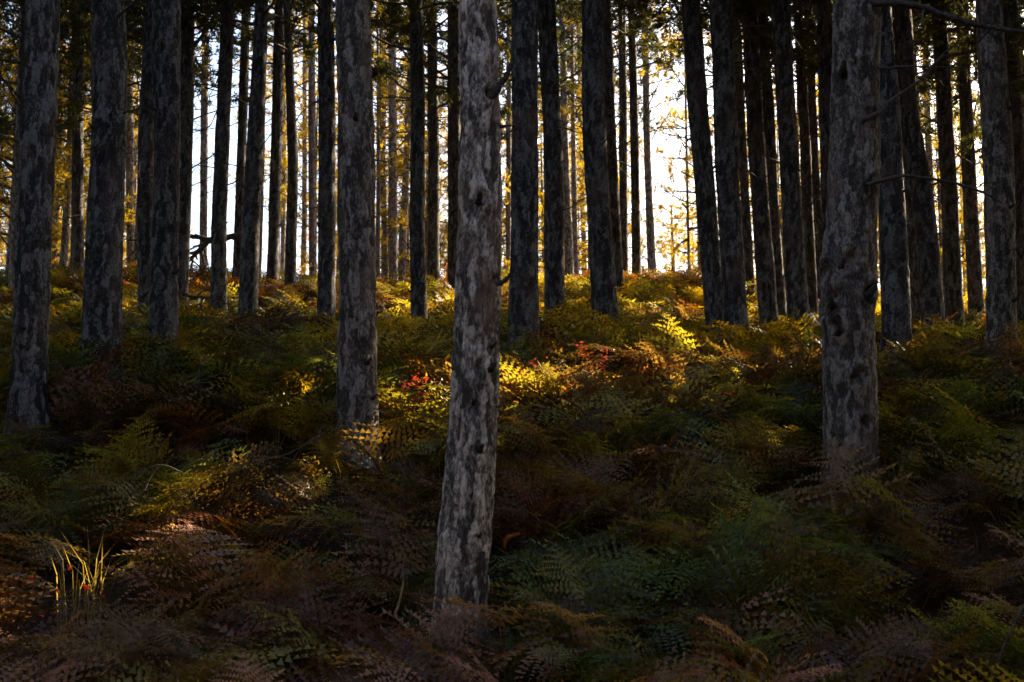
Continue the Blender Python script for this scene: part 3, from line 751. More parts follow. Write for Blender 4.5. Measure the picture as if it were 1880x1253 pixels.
# fallen limb on the crest against the sky, and a fallen branch lower down
fl = empty('fallen_limb', tuple(unproj(400, 500, 24.2)))
tag(fl, 'fallen dead limb propped level above the ferns against the white sky', 'fallen limb')
limb(fl, [(448, 433), (420, 436), (400, 440), (385, 442), (365, 436), (346, 434)], 24.2, 0.088, 0.05, name='limb', seed=60)
limb(fl, [(384, 442), (372, 455), (358, 468), (345, 480)], 24.1, 0.062, 0.035, name='dead_branch', seed=61, twigs=4)
for k, pts in enumerate([[(366, 452), (372, 470), (380, 500)], [(372, 450), (380, 475), (384, 505)], [(355, 470), (352, 490), (345, 505)], [(350, 478), (362, 485), (372, 500)], [(346, 434), (310, 438), (270, 440), (232, 442)],
                         [(300, 440), (285, 462), (262, 480)], [(270, 440), (255, 455), (235, 470)], [(386, 444), (360, 452), (342, 462)]]):
    limb(fl, pts, 24.0 + 0.1 * (k % 3), 0.026 if k != 4 else 0.05, 0.012, name='dead_branch', seed=62 + k, twigs=3, sides=5)
fb = empty('fallen_branch', tuple(unproj(375, 570, 16.5)))
tag(fb, 'fallen grey branch lying on dark ferns below the white sky gap', 'fallen branch')
for k, pts in enumerate([[(335, 540), (355, 546), (375, 545), (395, 552), (425, 560)], [(345, 543), (330, 535), (318, 538)], [(375, 546), (368, 560), (372, 575)], [(390, 551), (385, 565), (395, 580)], [(360, 545), (372, 535), (385, 533)]]):
    limb(fb, pts, 16.4, 0.028 if k == 0 else 0.014, 0.006, name='limb' if k == 0 else 'dead_branch', seed=80 + k, twigs=3, sides=6)

# ------------------------------------------------------------------ bracken
def frond_geo(seed, npair, npin, curl=1.0):
    """one arching frond, length about 1, growing along +X; every pinnule its own little blade"""
    rs = np.random.default_rng(seed); V = []; F = []
    n = 26
    t = np.linspace(0, 1, n)
    a0, a1 = R(rs.uniform(66, 86)), R((-42, 20, -15, 36, 2, -30, 12, 28, -8, -24)[seed % 10] + rs.uniform(-6, 6)) * curl
    ang = a0 + (a1 - a0) * np.clip((t - 0.22) / 0.55, 0, 1) ** 0.9
    yaw = np.cumsum(rs.normal(0, 0.035, n))
    st = np.stack([np.cos(ang) * np.cos(yaw), np.cos(ang) * np.sin(yaw), np.sin(ang)], 1) / n
    P = np.cumsum(st, 0); P = np.vstack([[0, 0, 0], P[:-1]])
    if npin > 6: tv, tf = tube(P[[0, 5, 9, 13, 17, 21, 25]], np.array([0.0065, 0.0055, 0.0045, 0.0038, 0.003, 0.002, 0.001]), 3)
    else: tv, tf = tube(P[[0, 8, 15, 25]], np.array([0.0065, 0.005, 0.0035, 0.001]), 3)
    V.append(tv); cnt = len(tv)
    F.append(np.concatenate([tf[:, [0, 1, 2]], tf[:, [0, 2, 3]]]))
    T = np.gradient(P, axis=0); T /= np.linalg.norm(T, axis=1)[:, None]
    s0 = 0.36
    tri = []
    for k in range(npair):
        s = s0 + (1 - s0) * (k + 0.2) / npair
        f = s * (n - 1); i = int(f); i1 = min(i + 1, n - 1); w = f - i
        p = P[i] * (1 - w) + P[i1] * w; tg = T[i] * (1 - w) + T[i1] * w
        rel = (s - s0) / (1 - s0)
        plen = 0.36 * (1 - rel) ** 0.85 * (0.75 + 0.5 * min(1, rel / 0.12)) * rs.uniform(0.85, 1.1) + 0.015
        for sd in (-1, 1):
            side = np.cross(np.array([0, 0, 1.0]), tg); side /= np.linalg.norm(side) + 1e-9
            nrm = np.cross(tg, side)
            dirp = side * sd * 0.93 + tg * (0.30 + 0.35 * rel) + nrm * rs.normal(-0.05, 0.12)
            dirp /= np.linalg.norm(dirp)
            q = np.linspace(0, 1, npin + 1)
            drop = -0.16 * plen * rs.uniform(0.2, 1.8) * q ** 2
            C = p + dirp[None] * (plen * q)[:, None] + np.array([0, 0, 1.0])[None] * drop[:, None]
            across = np.cross(nrm, dirp); across /= np.linalg.norm(across) + 1e-9
            step = plen / npin
            for j in range(npin):
                pw = (0.68 / (npair + 2.5) * (1 - 0.75 * q[j]) * (1 - 0.45 * rel)) * min(1, plen / 0.12) * rs.uniform(0.85, 1.15)
                for s2 in (-1, 1):
                    tip = C[j] + across * s2 * pw + dirp * step * 0.75 + nrm * rs.normal(0, 0.008)
                    b0, b1 = C[j] - dirp * step * 0.05, C[j] + dirp * step * 0.78
                    tri.append((b0, b1, tip))
            e = C[-1]
            tri.append((e - across * step * 0.25, e + across * step * 0.25, e + dirp * step))
    tri = np.array(tri).reshape(-1, 3)
    V.append(tri); F.append(np.arange(len(tri)).reshape(-1, 3) + cnt)
    return np.concatenate(V), np.concatenate(F)
FR_NEAR = [frond_geo(700 + k, 14, 8) for k in range(10)]
FR_MID = [frond_geo(730 + k, 10, 5) for k in range(8)]
FR_FAR = [frond_geo(760 + k, 8, 3) for k in range(6)]
FR_MESH = [np_mesh('frond', v, f, [M_FROND]) for v, f in FR_NEAR]
FR_MESH_MID = [np_mesh('frond', v, f, [M_FROND]) for v, f in FR_MID]

TINT = {'green': (0.098, 0.118, 0.040), 'olive': (0.155, 0.135, 0.030), 'gold': (0.26, 0.175, 0.018), 'brown': (0.13, 0.078, 0.038), 'rust': (0.15, 0.055, 0.022), 'pink': (0.235, 0.128, 0.088), 'pale': (0.16, 0.135, 0.045), 'teal': (0.10, 0.17, 0.10)}
def pick_tint(x, y, r1, r2):
    n = float(vnoise(np.array(x / 1.7 + 40), np.array(y / 1.7), 77)); v = 0.65 * n + 0.35 * r1
    if y < 7.2: names = (('pink', .38), ('rust', .40), ('brown', .44), ('olive', .54), ('pale', .57), ('green', 1.1))
    elif y < 13: names = (('brown', .36), ('rust', .40), ('olive', .58), ('green', .70), ('gold', .86), ('pale', 1.1))
    elif y < 22: names = (('brown', .34), ('olive', .55), ('green', .64), ('gold', .92), ('rust', 1.1))
    elif x < -2.5: names = (('brown', .42), ('rust', .5), ('olive', .86), ('gold', 1.1))  # little gold on the left crest: its shade is put into the tints
    else: names = (('rust', .26), ('brown', .40), ('olive', .55), ('gold', 1.1),)
    for nm, lim in names:
        if v < lim: return nm
    return names[-1][0]

def on_trunk(x, y, m=0.10):
    for t in TREES:
        if (x - t[0]) ** 2 + (y - t[1]) ** 2 < (t[2] + m) ** 2: return True
    return False

plants = []
while len(plants) < 2150:
    y = 4.0 + (rnd.random() ** 0.75) * 27.5
    hw = 0.49 * y + 0.9
    x = rnd.uniform(-hw, hw)
    if on_trunk(x, y) or (abs(x - TUFT.x) < 0.42 and -0.75 < y - TUFT.y < 0.4): continue
    if any(abs(x - t[0] * y / t[1]) < t[2] * 1.25 and 0 < t[1] - y < 1.3 for t in TREES[:9]): continue
    plants.append((x, y, 1.0))
for t in TREES[:9]:
    for k in range(7):
        a = math.radians(-90) + rnd.uniform(-1.5, 1.5); r = t[2] + rnd.uniform(0.14, 0.5)
        plants.append((t[0] + r * math.cos(a), t[1] + r * math.sin(a), 0.5))
plants.sort(key=lambda p: p[1])
IND = 286
LAB = {'pink': 'withered pinkish brown bracken fern low in the nearest undergrowth', 'brown': 'dark brown withered bracken fern on the near slope', 'green': 'green bracken fern among withered ones on the near slope',
       'olive': 'olive bracken fern on the near slope among brown ones', 'gold': 'yellow bracken fern among the darker ones on the slope', 'rust': 'rust red bracken fern among the darker ones on the slope', 'pale': 'pale straw coloured bracken fern on the slope', 'teal': 'bluish green bracken fern on the slope'}
def build_fern(x, y, tint, label, group, nf=None, size=1.0, meshes=None, lift=0.0, up=0.0):
    root = empty('bracken_fern', (x, y, gz(x, y) - 0.02 + lift), rnd.uniform(0, 6.28))
    tag(root, label, 'fern', group)
    nf = nf or rnd.randint(4, 6)
    for k in range(nf):
        o = mobj('frond', rnd.choice(meshes or FR_MESH), root, (rnd.uniform(-.05, .05), rnd.uniform(-.05, .05), 0), (rnd.uniform(-.6, .6), rnd.uniform(-.35, .3) - up, k * 6.283 / nf + rnd.uniform(-.5, .5)), size * rnd.choice((0.6, 0.8, 0.95, 1.1, 1.3)) * rnd.uniform(0.9, 1.1))
        tc = TINT[tint] if rnd.random() < 0.75 else TINT[pick_tint(x, y, rnd.random(), 0)]
        j = rnd.choice((0.45, 0.75, 1.0, 1.25, 1.5)) * rnd.uniform(0.9, 1.1)
        o.color = (tc[0] * j * rnd.uniform(0.9, 1.1), tc[1] * j * rnd.uniform(0.9, 1.1), tc[2] * j, 1)
    return root
FERNS = []
mass_V, mass_F, mass_C, off = [], [], [], 0
def mass_frond(geo, x, y, z, rz, tilt, roll, s, col):
    global off
    v, f = geo
    m = np.array(Matrix.Rotation(rz, 3, 'Z') @ Matrix.Rotation(tilt, 3, 'Y') @ Matrix.Rotation(roll, 3, 'X')) * s
    mass_V.append(v @ m.T + np.array([x, y, z])); mass_F.append(f + off); off += len(v)
    mass_C.append(np.broadcast_to(np.array(col), (len(f), 3)))
def frond_size(y): return 0.72 if y < 6 else 0.78 if y < 13 else 0.62
for k, (x, y, fs) in enumerate(plants):
    tn = pick_tint(x, y, rnd.random(), rnd.random())
    if k < IND:
        FERNS.append((build_fern(x, y, tn, LAB[tn], None, size=frond_size(y) * fs), x, y, tn))
        continue
    z = gz(x, y) - 0.02
    nf = rnd.randint(4, 6); a = rnd.uniform(0, 6.28)
    for q in range(nf):
        tt = TINT[tn] if rnd.random() < 0.7 else TINT[pick_tint(x, y, rnd.random(), 0)]
        j = rnd.choice((0.4, 0.7, 0.95, 1.2, 1.6)) * rnd.uniform(0.9, 1.1) * (0.7 if x < -2.5 else 1.0)  # left slope fronds darkened in colour to stand in for shade
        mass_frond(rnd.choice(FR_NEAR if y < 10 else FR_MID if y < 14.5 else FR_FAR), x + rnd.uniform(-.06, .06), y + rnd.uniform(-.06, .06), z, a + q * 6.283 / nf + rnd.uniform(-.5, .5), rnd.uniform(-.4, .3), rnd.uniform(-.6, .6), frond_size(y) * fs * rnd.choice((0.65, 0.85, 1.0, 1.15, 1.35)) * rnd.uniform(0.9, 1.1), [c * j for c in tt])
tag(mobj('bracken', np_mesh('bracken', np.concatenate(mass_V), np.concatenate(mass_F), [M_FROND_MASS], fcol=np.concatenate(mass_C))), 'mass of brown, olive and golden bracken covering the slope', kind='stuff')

# what each of the near ferns stands by
MARKS = [(849, 1120, 'pale nearest trunk'), (655, 815, 'straight grey trunk'), (1562, 850, 'lumpy thick trunk'), (55, 790, 'leftmost dark trunk'), (1610, 1184, 'pale stones'), (150, 1040, 'pale grass tuft'),
         (300, 860, 'arching dead stem'), (1174, 960, 'upright dead stem'), (1840, 1180, 'slanting stem at the lower right corner'), (735, 1100, 'short tan stalk'), (930, 1010, 'curled dead leaf'),
         (40, 1240, 'lower left corner'), (1860, 900, 'yellow shrub at the right edge'), (1350, 830, 'dark middle of the right slope'), (450, 1000, 'dark hollow at lower left')]
WORD = {'pink': 'pinkish withered', 'brown': 'dark brown', 'green': 'green', 'olive': 'olive', 'gold': 'yellow', 'rust': 'rust red', 'pale': 'straw pale', 'teal': 'bluish green'}
MARK_T = [(60, 'leftmost dark trunk'), (190, 'broad dark trunk at left'), (300, 'orange streaked trunk'), (402, 'thick trunk in the sky gap'), (500, 'leaning crest trunk'), (600, 'bluish dark trunk'), (655, 'straight grey trunk'), (767, 'kinked slim trunk'), (880, 'pale nearest trunk'), (964, 'wide blackish trunk'), (1017, 'slim straight dark trunk'), (1100, 'widening dark trunk'), (1195, 'pale trunk by the white gap'), (1295, 'leaning trunk by the white gap'), (1345, 'stout dark trunk'), (1455, 'dark trunk left of the lumpy one'), (1565, 'lumpy thick trunk'), (1700, 'bent dark trunk'), (1785, 'slim trunk by the white slit'), (1840, 'mottled trunk at right')]
NTH = ['leftmost', 'second from left', 'third from left', 'fourth from left', 'fifth from left', 'sixth from left', 'seventh from left', 'eighth from left', 'ninth from left', 'tenth from left', 'eleventh from left', 'twelfth from left', 'thirteenth from left', 'fourteenth from left', 'fifteenth from left', 'sixteenth from left']
by_mark = {}
for o, x, y, tn in FERNS:
    q = proj((x, y, gz(x, y) + 0.35))[0]
    m = min(MARKS, key=lambda k: abs(k[0] - q[0]) + 1.3 * abs(k[1] - q[1]))
    dx, dy = q[0] - m[0], q[1] - m[1]
    rel = ('left of' if dx < 0 else 'right of') if abs(dx) > 0.9 * abs(dy) else ('above' if dy < 0 else 'below')
    by_mark.setdefault((tn, m[2], rel), []).append((q[0], o))
for (tn, m, rel), lst in by_mark.items():
    lst.sort(key=lambda t: t[0])
    for k, (_, o) in enumerate(lst):
        o['label'] = f'{WORD[tn]} fern {rel} the {m}' + ('' if len(lst) == 1 else f', {NTH[min(k, 15)]}')
        o['group'] = 'bracken ferns on the near slope'
far_by = {}
for t in TREES:
    g_ = t[3].get('group')
    if g_ not in (BACK, 'dark crowned pines behind the front trunks'): continue
    q = proj((t[0], t[1], 10.0))[0]
    m = min(MARK_T, key=lambda k: abs(k[0] - q[0]))
    far_by.setdefault((g_, m[1], 'left' if q[0] < m[0] else 'right'), []).append((q[0], t[3]))
for (g_, m, side), lst in far_by.items():
    lst.sort(key=lambda t: t[0])
    for k, (_, o) in enumerate(lst):
        o['label'] = ('golden far pine' if g_ == BACK else 'dark crowned pine') + f' {side} of the {m}' + ('' if len(lst) == 1 else f', {NTH[k]}')
# single ferns the eye goes to
for px, py, tint, lab, sz, nf, up in [
    (1350, 600, 'gold', 'upright olive yellow fern standing before the stout dark trunk', 0.9, 5, 0.45), (345, 925, 'gold', 'golden fern frond lit by a small sun fleck above red leaves', 0.55, 4, 0),
    (1215, 900, 'teal', 'pale bluish green fern on the dark right slope', 0.6, 6, 0.1), (1765, 570, 'gold', 'bright golden fern glowing beside the mottled right trunk', 0.9, 7, 0.2),
    (790, 580, 'gold', 'golden fern beside the kinked slim trunk', 0.9, 6, 0.1), (1720, 1150, 'teal', 'bluish green fern low at the right above the pale stones', 0.5, 5, 0.1),
    (1630, 880, 'olive', 'olive fern spreading in front of the lumpy thick trunk', 0.7, 7, 0.1), (960, 1120, 'green', 'green fern leaning against the foot of the pale nearest trunk', 0.6, 6, 0.1),
    (1075, 1060, 'pink', 'spreading pinkish withered fern just right of the pale nearest trunk foot', 0.6, 6, 0.1), (640, 1040, 'pink', 'spreading pinkish withered fern just left of the pale nearest trunk foot', 0.6, 6, 0.1),
    (410, 1160, 'green', 'deep green fern at the lower left amid pink ones', 0.65, 6, 0), (305, 630, 'rust', 'reddish fern at the foot of the orange streaked trunk', 0.7, 6, 0.1),
    (560, 860, 'gold', 'small yellow fern lit by sun left of the straight grey trunk', 0.45, 5, 0.2), (1235, 500, 'gold', 'golden fern on the crest under the white gap', 1.0, 7, 0.2)]:
    p = ground_hit(px, py, 0.35)
    build_fern(p.x, p.y, tint, lab, None, nf, sz, None if p.y < 13 else FR_MESH_MID, up=up)

# ------------------------------------------------------------------ openings in the canopy towards the sun
# where the photograph shows sun reaching the ferns and trunk edges, the needle tufts between there and the sun are missing from the crowns
SPOTS = [(790, 748, .36), (800, 708, .32), (740, 700, .2), (985, 720, .4), (945, 738, .3), (1085, 695, .45), (1150, 690, .35), (1215, 700, .25), (1020, 690, .3), (720, 548, .6), (800, 575, .6), (745, 560, .4), (1160, 575, .5), (1220, 562, .5), (1350, 600, .5), (1100, 600, .3),
         (740, 497, .9), (800, 505, .8), (1210, 497, 1.3), (1070, 490, .7), (975, 500, .5), (1270, 497, .9), (1500, 545, .7), (1770, 560, .8), (1430, 510, .6), (545, 500, .7), (130, 485, .6), (255, 500, .5),
         (1310, 690, .2), (1250, 690, .2), (500, 690, .25), (450, 685, .2), (560, 715, .2), (1500, 605, .4), (1490, 640, .25), (1640, 640, .25)]
RIMS = [(325, 270, 14, .3), (228, 120, 12, .25), (158, 250, 26.4, .5), (158, 360, 26.4, .5), (1655, 350, 14.2, .35), (1668, 500, 14.2, .35), (485, 80, 20.2, .3), (478, 140, 20.2, .3), (806, 220, 27, .5), (806, 400, 27, .5), (1425, 350, 22, .45), (1434, 480, 22, .45),
        (1503, 350, 25.5, .5), (1512, 440, 25.5, .5), (1365, 150, 27, .5), (1370, 250, 27, .5), (1168, 50, 29, .5), (1174, 120, 29, .5), (547, 280, 27, .5), (547, 400, 27, .5), (478, 400, 28, .5), (740, 430, 37, .8), (740, 250, 37, .8), (1703, 480, 20.6, .3), (1720, 400, 34, .8)]
holes = []
for x, y, r in SPOTS + MUST:
    p = np.array(ground_hit(x, y, 0.4)); holes.append((p @ SA, p @ SB, p @ SD, r, float((x, y, r) in MUST)))
for x, y, d, r in RIMS:
    p = np.array(unproj(x, y, d)); holes.append((p @ SA, p @ SB, p @ SD, r, 0.0))
holes = np.array(holes)
bpy.context.view_layer.update()
geo_cache = {}
n_cut = 0
for o in [o for o in bpy.data.objects if o.name.split('.')[0] == 'crown']:
    c0 = np.array(o.matrix_world.translation)
    if c0[1] < 5 or c0[1] > 60: continue
    top = c0 + np.array([0, 0, 4.5])
    if np.min(np.hypot(holes[:, 0] - top @ SA, holes[:, 1] - top @ SB) - holes[:, 3]) > 6: continue
    me = o.data
    if me.name not in geo_cache:
        V = np.empty(len(me.vertices) * 3, np.float32); me.vertices.foreach_get('co', V); V = V.reshape(-1, 3)
        Lp = np.empty(len(me.loops), np.int32); me.loops.foreach_get('vertex_index', Lp)
        mi = np.empty(len(me.polygons), np.int32); me.polygons.foreach_get('material_index', mi)
        tot = np.empty(len(me.polygons), np.int32); me.polygons.foreach_get('loop_total', tot)
        n3 = int((tot == 3).sum())
        geo_cache[me.name] = (V, Lp[:3 * n3].reshape(-1, 3), Lp[3 * n3:].reshape(-1, 4), mi)
    V, T3, Q4, mi = geo_cache[me.name]
    mw = np.array(o.matrix_world)
    def blocked(F):
        C = V[F].mean(1) @ mw[:3, :3].T + mw[:3, 3]
        a, b, s = C @ SA, C @ SB, C @ SD
        bad = np.zeros(len(F), np.int8)
        wob = 0.35 + 1.15 * vnoise(a * 3.3, b * 5.0, 5)
        for h in holes:
            hit = (np.hypot(a - h[0], b - h[1]) < h[3] * (1.0 if h[4] else wob)) & (s > h[2] + 0.5)
            bad[hit] = np.maximum(bad[hit], 2 if h[4] else 1)
        return bad
    b3, b4 = blocked(T3), blocked(Q4)
    must = bool((b3 == 2).any() or (b4 == 2).any())
    b3, b4 = b3 > 0, b4 > 0
    if not must and b3.sum() < 0.03 * len(b3): continue
    nm = np.concatenate([mi[:len(T3)][~b3], mi[len(T3):][~b4]])
    o.data = np_mesh('crown', V, [T3[~b3], Q4[~b4]], list(me.materials), nm)
    n_cut += 1
print('crowns opened', n_cut, 'triangles', sum(len(m.loops) - 2 * len(m.polygons) for m in bpy.data.meshes if m.users), 'bracken', len(bpy.data.objects['bracken'].data.polygons))

# ------------------------------------------------------------------ leafy shrubs, undergrowth, grass
def leaf_quad(P, D, rs, ln, wd):
    n = len(P)
    d = D / (np.linalg.norm(D, axis=1)[:, None] + 1e-9)
    s = np.cross(d, rs.normal(0, 1, (n, 3))); s /= np.linalg.norm(s, axis=1)[:, None] + 1e-9
    l = ln * rs.uniform(0.6, 1.25, (n, 1)); w = wd * rs.uniform(0.7, 1.2, (n, 1))
    nn = np.cross(d, s)
    V = np.stack([P, P + d * l * 0.5 + s * w + nn * l * 0.08, P + d * l, P + d * l * 0.5 - s * w + nn * l * 0.08], 1).reshape(-1, 3)
    return V, np.arange(len(V)).reshape(-1, 4)
M_STEM = plain_mat('shrub_stem', (0.05, 0.03, 0.02), (0.11, 0.06, 0.04), 20)
def shrub_mesh(seed, nst, nl, H, ln, wd):
    rs = np.random.default_rng(seed)
    g = Geo(); L_, D_ = [], []
    for k in range(nst):
        a = rs.uniform(0, 6.28)
        P = wander((0, 0, 0), (math.cos(a) * 0.6, math.sin(a) * 0.6, 1), H * rs.uniform(0.6, 1.1), 8, 0.16, 0.0, rs)
        g.add(*tube(P, np.linspace(0.005, 0.0015, 9), 4))
        for q in range(nl):
            i = rs.integers(3, 9)
            L_.append(P[i] + rs.normal(0, 0.03, 3)); D_.append(np.array([rs.normal(0, 1), rs.normal(0, 1), rs.normal(0.1, 0.5)]))
    st = g.mesh('stem', [M_STEM])
    V, F = leaf_quad(np.array(L_), np.array(D_), rs, ln, wd)
    return st, np_mesh('foliage', V, F, [M_LEAF])
SHRUB = [shrub_mesh(820 + k, 7, 22, 0.42, 0.055, 0.014) for k in range(4)]
RED, YEL, ORG = (0.17, 0.030, 0.018), (0.24, 0.17, 0.016), (0.24, 0.075, 0.018)
for px, py, col, nm, lab, s in [
    (775, 775, RED, 'red_shrub', 'scarlet leaved shrub lit by sun between the straight grey trunk and the nearest one', 1.1), (735, 765, YEL, 'yellow_shrub', 'yellow leaved shrub lit by sun right of the straight grey trunk', 1.0), (712, 712, RED, 'red_shrub', 'small red leaved shrub touching the right side of the straight grey trunk', 0.8),
    (365, 938, RED, 'red_shrub', 'dark red leaved sprig below the sun flecked golden frond', 0.6), (985, 725, RED, 'red_shrub', 'red leaved shrub just right of the pale nearest trunk', 0.9), (945, 742, ORG, 'orange_shrub', 'orange leaved sprig against the right side of the pale nearest trunk', 0.8),
    (1085, 705, RED, 'red_shrub', 'red leaved shrub amid pale fern on the lit middle slope', 0.9), (1265, 665, RED, 'red_shrub', 'faint red leaved sprig on the shaded slope left of the lumpy trunk', 0.7), (800, 500, ORG, 'orange_shrub', 'orange shrub lit on the crest beside the nearest trunk', 1.6),
    (565, 868, YEL, 'yellow_shrub', 'bushy yellow shrub lit alone in the dark at left of the straight trunk', 0.7), (1835, 900, YEL, 'yellow_shrub', 'yellow leaved shrub low at the right edge', 1.1), (1315, 700, YEL, 'yellow_shrub', 'tiny yellow leaved sprig caught by sun on the right slope', 0.6),
    (1690, 580, ORG, 'orange_shrub', 'orange sprig at the foot of the bent dark trunk', 0.9), (545, 500, YEL, 'yellow_shrub', 'bright yellow shrub between two dark crest trunks', 1.4), (118, 480, ORG, 'orange_shrub', 'orange shrub glowing behind the trunk nearest the left edge', 1.6), (255, 495, RED, 'red_shrub', 'red shrub glimpsed behind the broad dark trunk at left', 1.2),
    (1830, 770, YEL, 'yellow_shrub', 'small yellow shrub dim at the right edge', 0.7), (690, 690, YEL, 'yellow_shrub', 'yellow sprigs tucked right behind the straight grey trunk', 0.8), (1000, 660, RED, 'red_shrub', 'dull red shrub in shade right of the nearest trunk', 0.8), (660, 1010, YEL, 'yellow_shrub', 'yellowish green sprig among pink ferns', 0.5)]:
    p = ground_hit(px, py, 0.28)
    root = empty(nm, (p.x, p.y, gz(p.x, p.y) + (0.32 if p.y > 9 else 0.15)), rnd.uniform(0, 6))
    tag(root, lab, 'shrub')
    k = rnd.randrange(4)
    mobj('stem', SHRUB[k][0], root, sc=s)
    fo = mobj('foliage', SHRUB[k][1], root, sc=s); fo.color = (*col, 1)

# low leafy undergrowth between the ferns: too many leaves to count
N = 15000
uy = 4.2 + rng.random(N) ** 0.75 * 22; ux = (rng.random(N) * 2 - 1) * (0.49 * uy + 0.8)
cl = vnoise(ux / 0.55 + 3, uy / 0.55, 21)
keep = cl > 0.42; ux, uy = ux[keep], uy[keep]
uz = ground(ux, uy) + rng.random(len(ux)) ** 1.4 * 0.42
UD = rng.normal(0, 1, (len(ux), 3)); UD[:, 2] = UD[:, 2] * 0.5 - 0.1
uV, uF = leaf_quad(np.stack([ux, uy, uz], 1), UD, rng, 0.055, 0.016)
zone = vnoise(ux / 1.1 + 9, uy / 1.1, 31) * 0.7 + rng.random(len(ux)) * 0.3
pal = np.array([(0.20, 0.025, 0.014), (0.09, 0.035, 0.015), (0.05, 0.05, 0.014), (0.075, 0.085, 0.016), (0.17, 0.14, 0.015)])
uc = pal[np.clip(np.digitize(zone, [0.24, 0.38, 0.52, 0.68]), 0, 4)] * rng.uniform(0.6, 1.3, (len(ux), 1))
tag(mobj('undergrowth', np_mesh('undergrowth', uV, uF, [M_LEAF_MASS], fcol=uc)), 'small yellow, red and green leaves of low undergrowth', kind='stuff')

def blades(X, Y, Z, rs, hmin, hmax, wd):
    n = len(X)
    a = rs.uniform(0, 6.283, n); h = rs.uniform(hmin, hmax, n); ben = rs.uniform(0.15, 0.9, n) * h
    D = np.stack([np.cos(a), np.sin(a), np.zeros(n)], 1); S = np.stack([-np.sin(a), np.cos(a), np.zeros(n)], 1) * wd
    B = np.stack([X, Y, Z], 1); up = np.array([0, 0, 1.0])
    m = B + D * (ben * 0.25)[:, None] + up * (h * 0.6)[:, None]; t = B + D * ben[:, None] + up * (h * 0.92)[:, None]
    V = np.stack([B - S, B + S, m + S * 0.8, m - S * 0.8, t], 1).reshape(-1, 3)
    i = np.arange(n)[:, None] * 5
    return V, [np.concatenate([i, i + 1, i + 2, i + 3], 1), np.concatenate([i + 3, i + 2, i + 4], 1)]
N = 7000
by_ = 4.2 + rng.random(N) ** 0.8 * 9; bx_ = (rng.random(N) * 2 - 1) * (0.49 * by_ + 0.8)
k_ = vnoise(bx_ / 0.7, by_ / 0.7, 61) > 0.5; bx_, by_ = bx_[k_], by_[k_]
gV, gF = blades(bx_, by_, ground(bx_, by_), rng, 0.18, 0.5, 0.003)
pal = np.array([(0.06, 0.07, 0.018), (0.10, 0.09, 0.025), (0.14, 0.10, 0.04), (0.07, 0.05, 0.02)])
gc = pal[rng.integers(0, 4, len(bx_))] * rng.uniform(0.6, 1.3, (len(bx_), 1))
tag(mobj('grass', np_mesh('grass', gV, gF, [M_LEAF_MASS], fcol=np.concatenate([gc, gc]))), 'thin dry and green grass blades between the ferns', kind='stuff')

# the lit grass tuft at the lower left, each blade a part
p = TUFT
gt = empty('grass_tuft', (p.x, p.y, gz(p.x, p.y)))
tag(gt, 'tuft of long pale yellow grass blades catching light at lower left', 'grass tuft')
for k in range(24):
    v, f = blades(np.array([rnd.uniform(-.12, .12)]), np.array([rnd.uniform(-.08, .08)]), np.array([0.0]), np.random.default_rng(k), 0.35, 0.72, 0.0038)
    o = mobj('blade', np_mesh('blade', v, f, [M_LEAF]), gt); o.color = (0.30, 0.27, 0.07, 1)

# dry stalks, a curled dead leaf, pale stones
M_STRAW = plain_mat('dry_straw', (0.20, 0.13, 0.07), (0.36, 0.26, 0.15), 20)
for k, (pts, d, lab, r) in enumerate([([(988, 615), (994, 640), (998, 660)], 12.4, 'reddish dry stalk sticking up right of the nearest trunk', 0.008), ([(240, 890), (262, 862), (300, 852), (335, 868)], 7.3, 'arching grey dead stem in the dark ferns at left', 0.006),
                                       ([(265, 900), (278, 872), (292, 858)], 7.2, 'short grey dead stem leaning against the arching one', 0.006), ([(1172, 905), (1176, 960), (1174, 1020)], 6.9, 'thin upright dead stem right of the nearest trunk low down', 0.006),
                                       ([(1880, 1110), (1850, 1170), (1815, 1253)], 5.0, 'dark slanting stem at the lower right corner', 0.007), ([(725, 1130), (735, 1100), (742, 1060)], 5.6, 'short tan broken stalk left of the nearest trunk base', 0.008),
                                       ([(730, 850), (752, 890), (765, 910)], 7.6, 'thin dead twig slanting left of the nearest trunk', 0.004), ([(478, 900), (505, 920), (540, 930)], 7.2, 'brown twig in the dark ferns left of the nearest trunk', 0.005)]):
    o = limb(None, pts, d, r, r * 0.5, name='dry_stalk', mat=M_STRAW if k in (0, 5) else M_DEAD, seed=200 + k, sides=5)
    tag(o, lab, 'stalk')
for k, (x, y, L_, a, lab) in enumerate([(470, 845, 0.8, 0.2, 'pale broken stick lying on ferns left of the straight grey trunk'), (700, 930, 0.7, 2.6, 'thin stick lying in dark ferns left of the nearest trunk'), (1120, 790, 0.9, 0.5, 'thin grey stick on the dark slope right of the nearest trunk'), (1420, 700, 0.9, 2.9, 'thin stick lying left of the lumpy trunk'),
                                      (230, 760, 0.9, 0.1, 'thin stick lying between the two dark trunks at left'), (1700, 760, 0.8, 0.4, 'thin stick lying right of the lumpy trunk'), (1300, 960, 0.7, 2.4, 'crooked stick low on the right slope'), (1480, 1060, 0.6, 0.7, 'crooked stick above the pale stones')]):
    p = ground_hit(x, y, 0.36)
    o = mobj('fallen_stick', BRANCH[k], None, tuple(p), (0.4, 0.15, a), L_)
    tag(o, lab, 'stick')
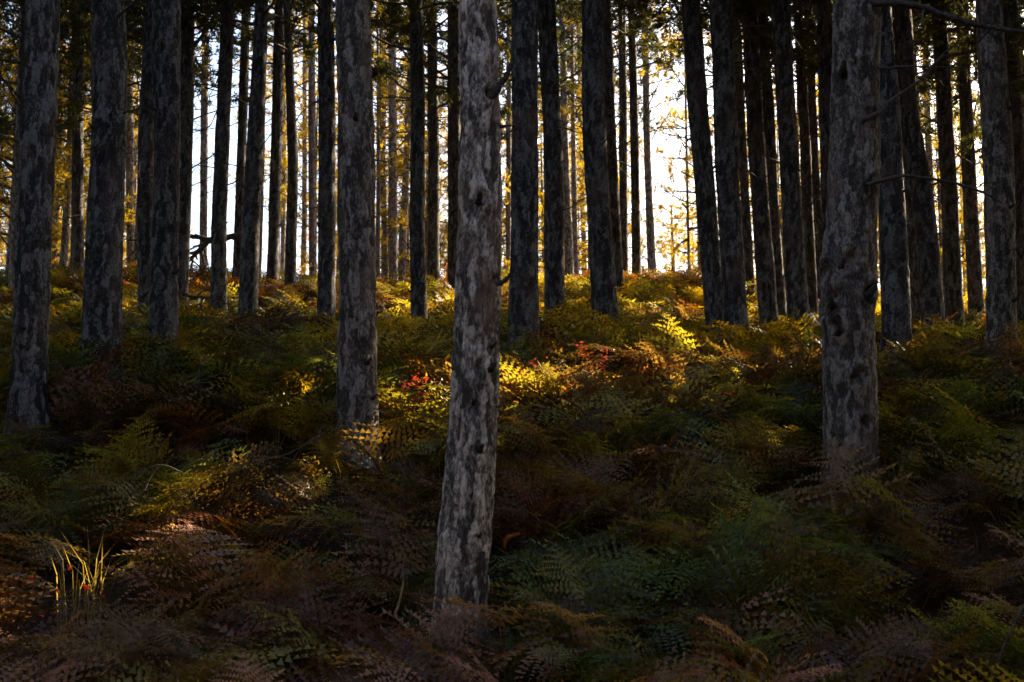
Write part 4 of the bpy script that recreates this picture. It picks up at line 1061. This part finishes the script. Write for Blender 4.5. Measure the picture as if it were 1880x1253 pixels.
def stone_mesh(seed):
    rs = np.random.default_rng(seed)
    nu, nv = 14, 9
    th, ph = np.meshgrid(np.arange(nu) / nu * 2 * np.pi, np.linspace(0.02, np.pi - 0.02, nv))
    rr = 1 + 0.35 * (vnoise(th / 6.283 * 5, ph * 1.6, seed, 5) - 0.5) + 0.15 * (vnoise(th / 6.283 * 11, ph * 4, seed + 1, 11) - 0.5)
    V = np.stack([rr * np.sin(ph) * np.cos(th) * 0.10, rr * np.sin(ph) * np.sin(th) * 0.06, rr * np.cos(ph) * 0.04], -1).reshape(-1, 3)
    i = np.arange(nv - 1)[:, None] * nu; j = np.arange(nu)[None]; k = (j + 1) % nu
    return np_mesh('stone', V, np.stack([i + j, i + nu + j, i + nu + k, i + k], -1).reshape(-1, 4), [M_STONE], smooth=True)
for k, (x, y, s, lab) in enumerate([(1570, 1182, 0.8, 'pale grey stone in the lower right undergrowth, middle one of three'), (1650, 1184, 0.95, 'palest stone in the lower right undergrowth, largest of three'), (1420, 1190, 0.6, 'small bluish stone in the undergrowth left of the two pale ones')]):
    p = ground_hit(x, y, 0.16); p.z -= 0.05; s *= 0.8
    tag(mobj('stone', stone_mesh(940 + k), None, tuple(p), (0.1, 0.1, k), s), lab, 'stone')
dl = Geo()
u, v = np.meshgrid(np.linspace(-1, 1, 7), np.linspace(0, 1, 9))
wv = np.sin(v * np.pi) ** 0.7 * (0.55 + 0.12 * np.cos(v * 20))
dV = np.stack([u * wv * 0.03, v * 0.12, 0.02 * u ** 2 + 0.03 * np.sin(v * 4)], -1).reshape(-1, 3)
q = np.arange(63).reshape(9, 7)
dme = np_mesh('dead_leaf', dV, np.stack([q[:-1, :-1], q[:-1, 1:], q[1:, 1:], q[1:, :-1]], -1).reshape(-1, 4), [M_LEAF], smooth=True)
o = mobj('dead_leaf', dme, None, tuple(unproj(930, 1010, 6.2)), (R(60), R(20), R(-70)), 1.0); o.color = (0.26, 0.10, 0.035, 1)
tag(o, 'curled orange brown dead leaf right of the nearest trunk low down', 'leaf')
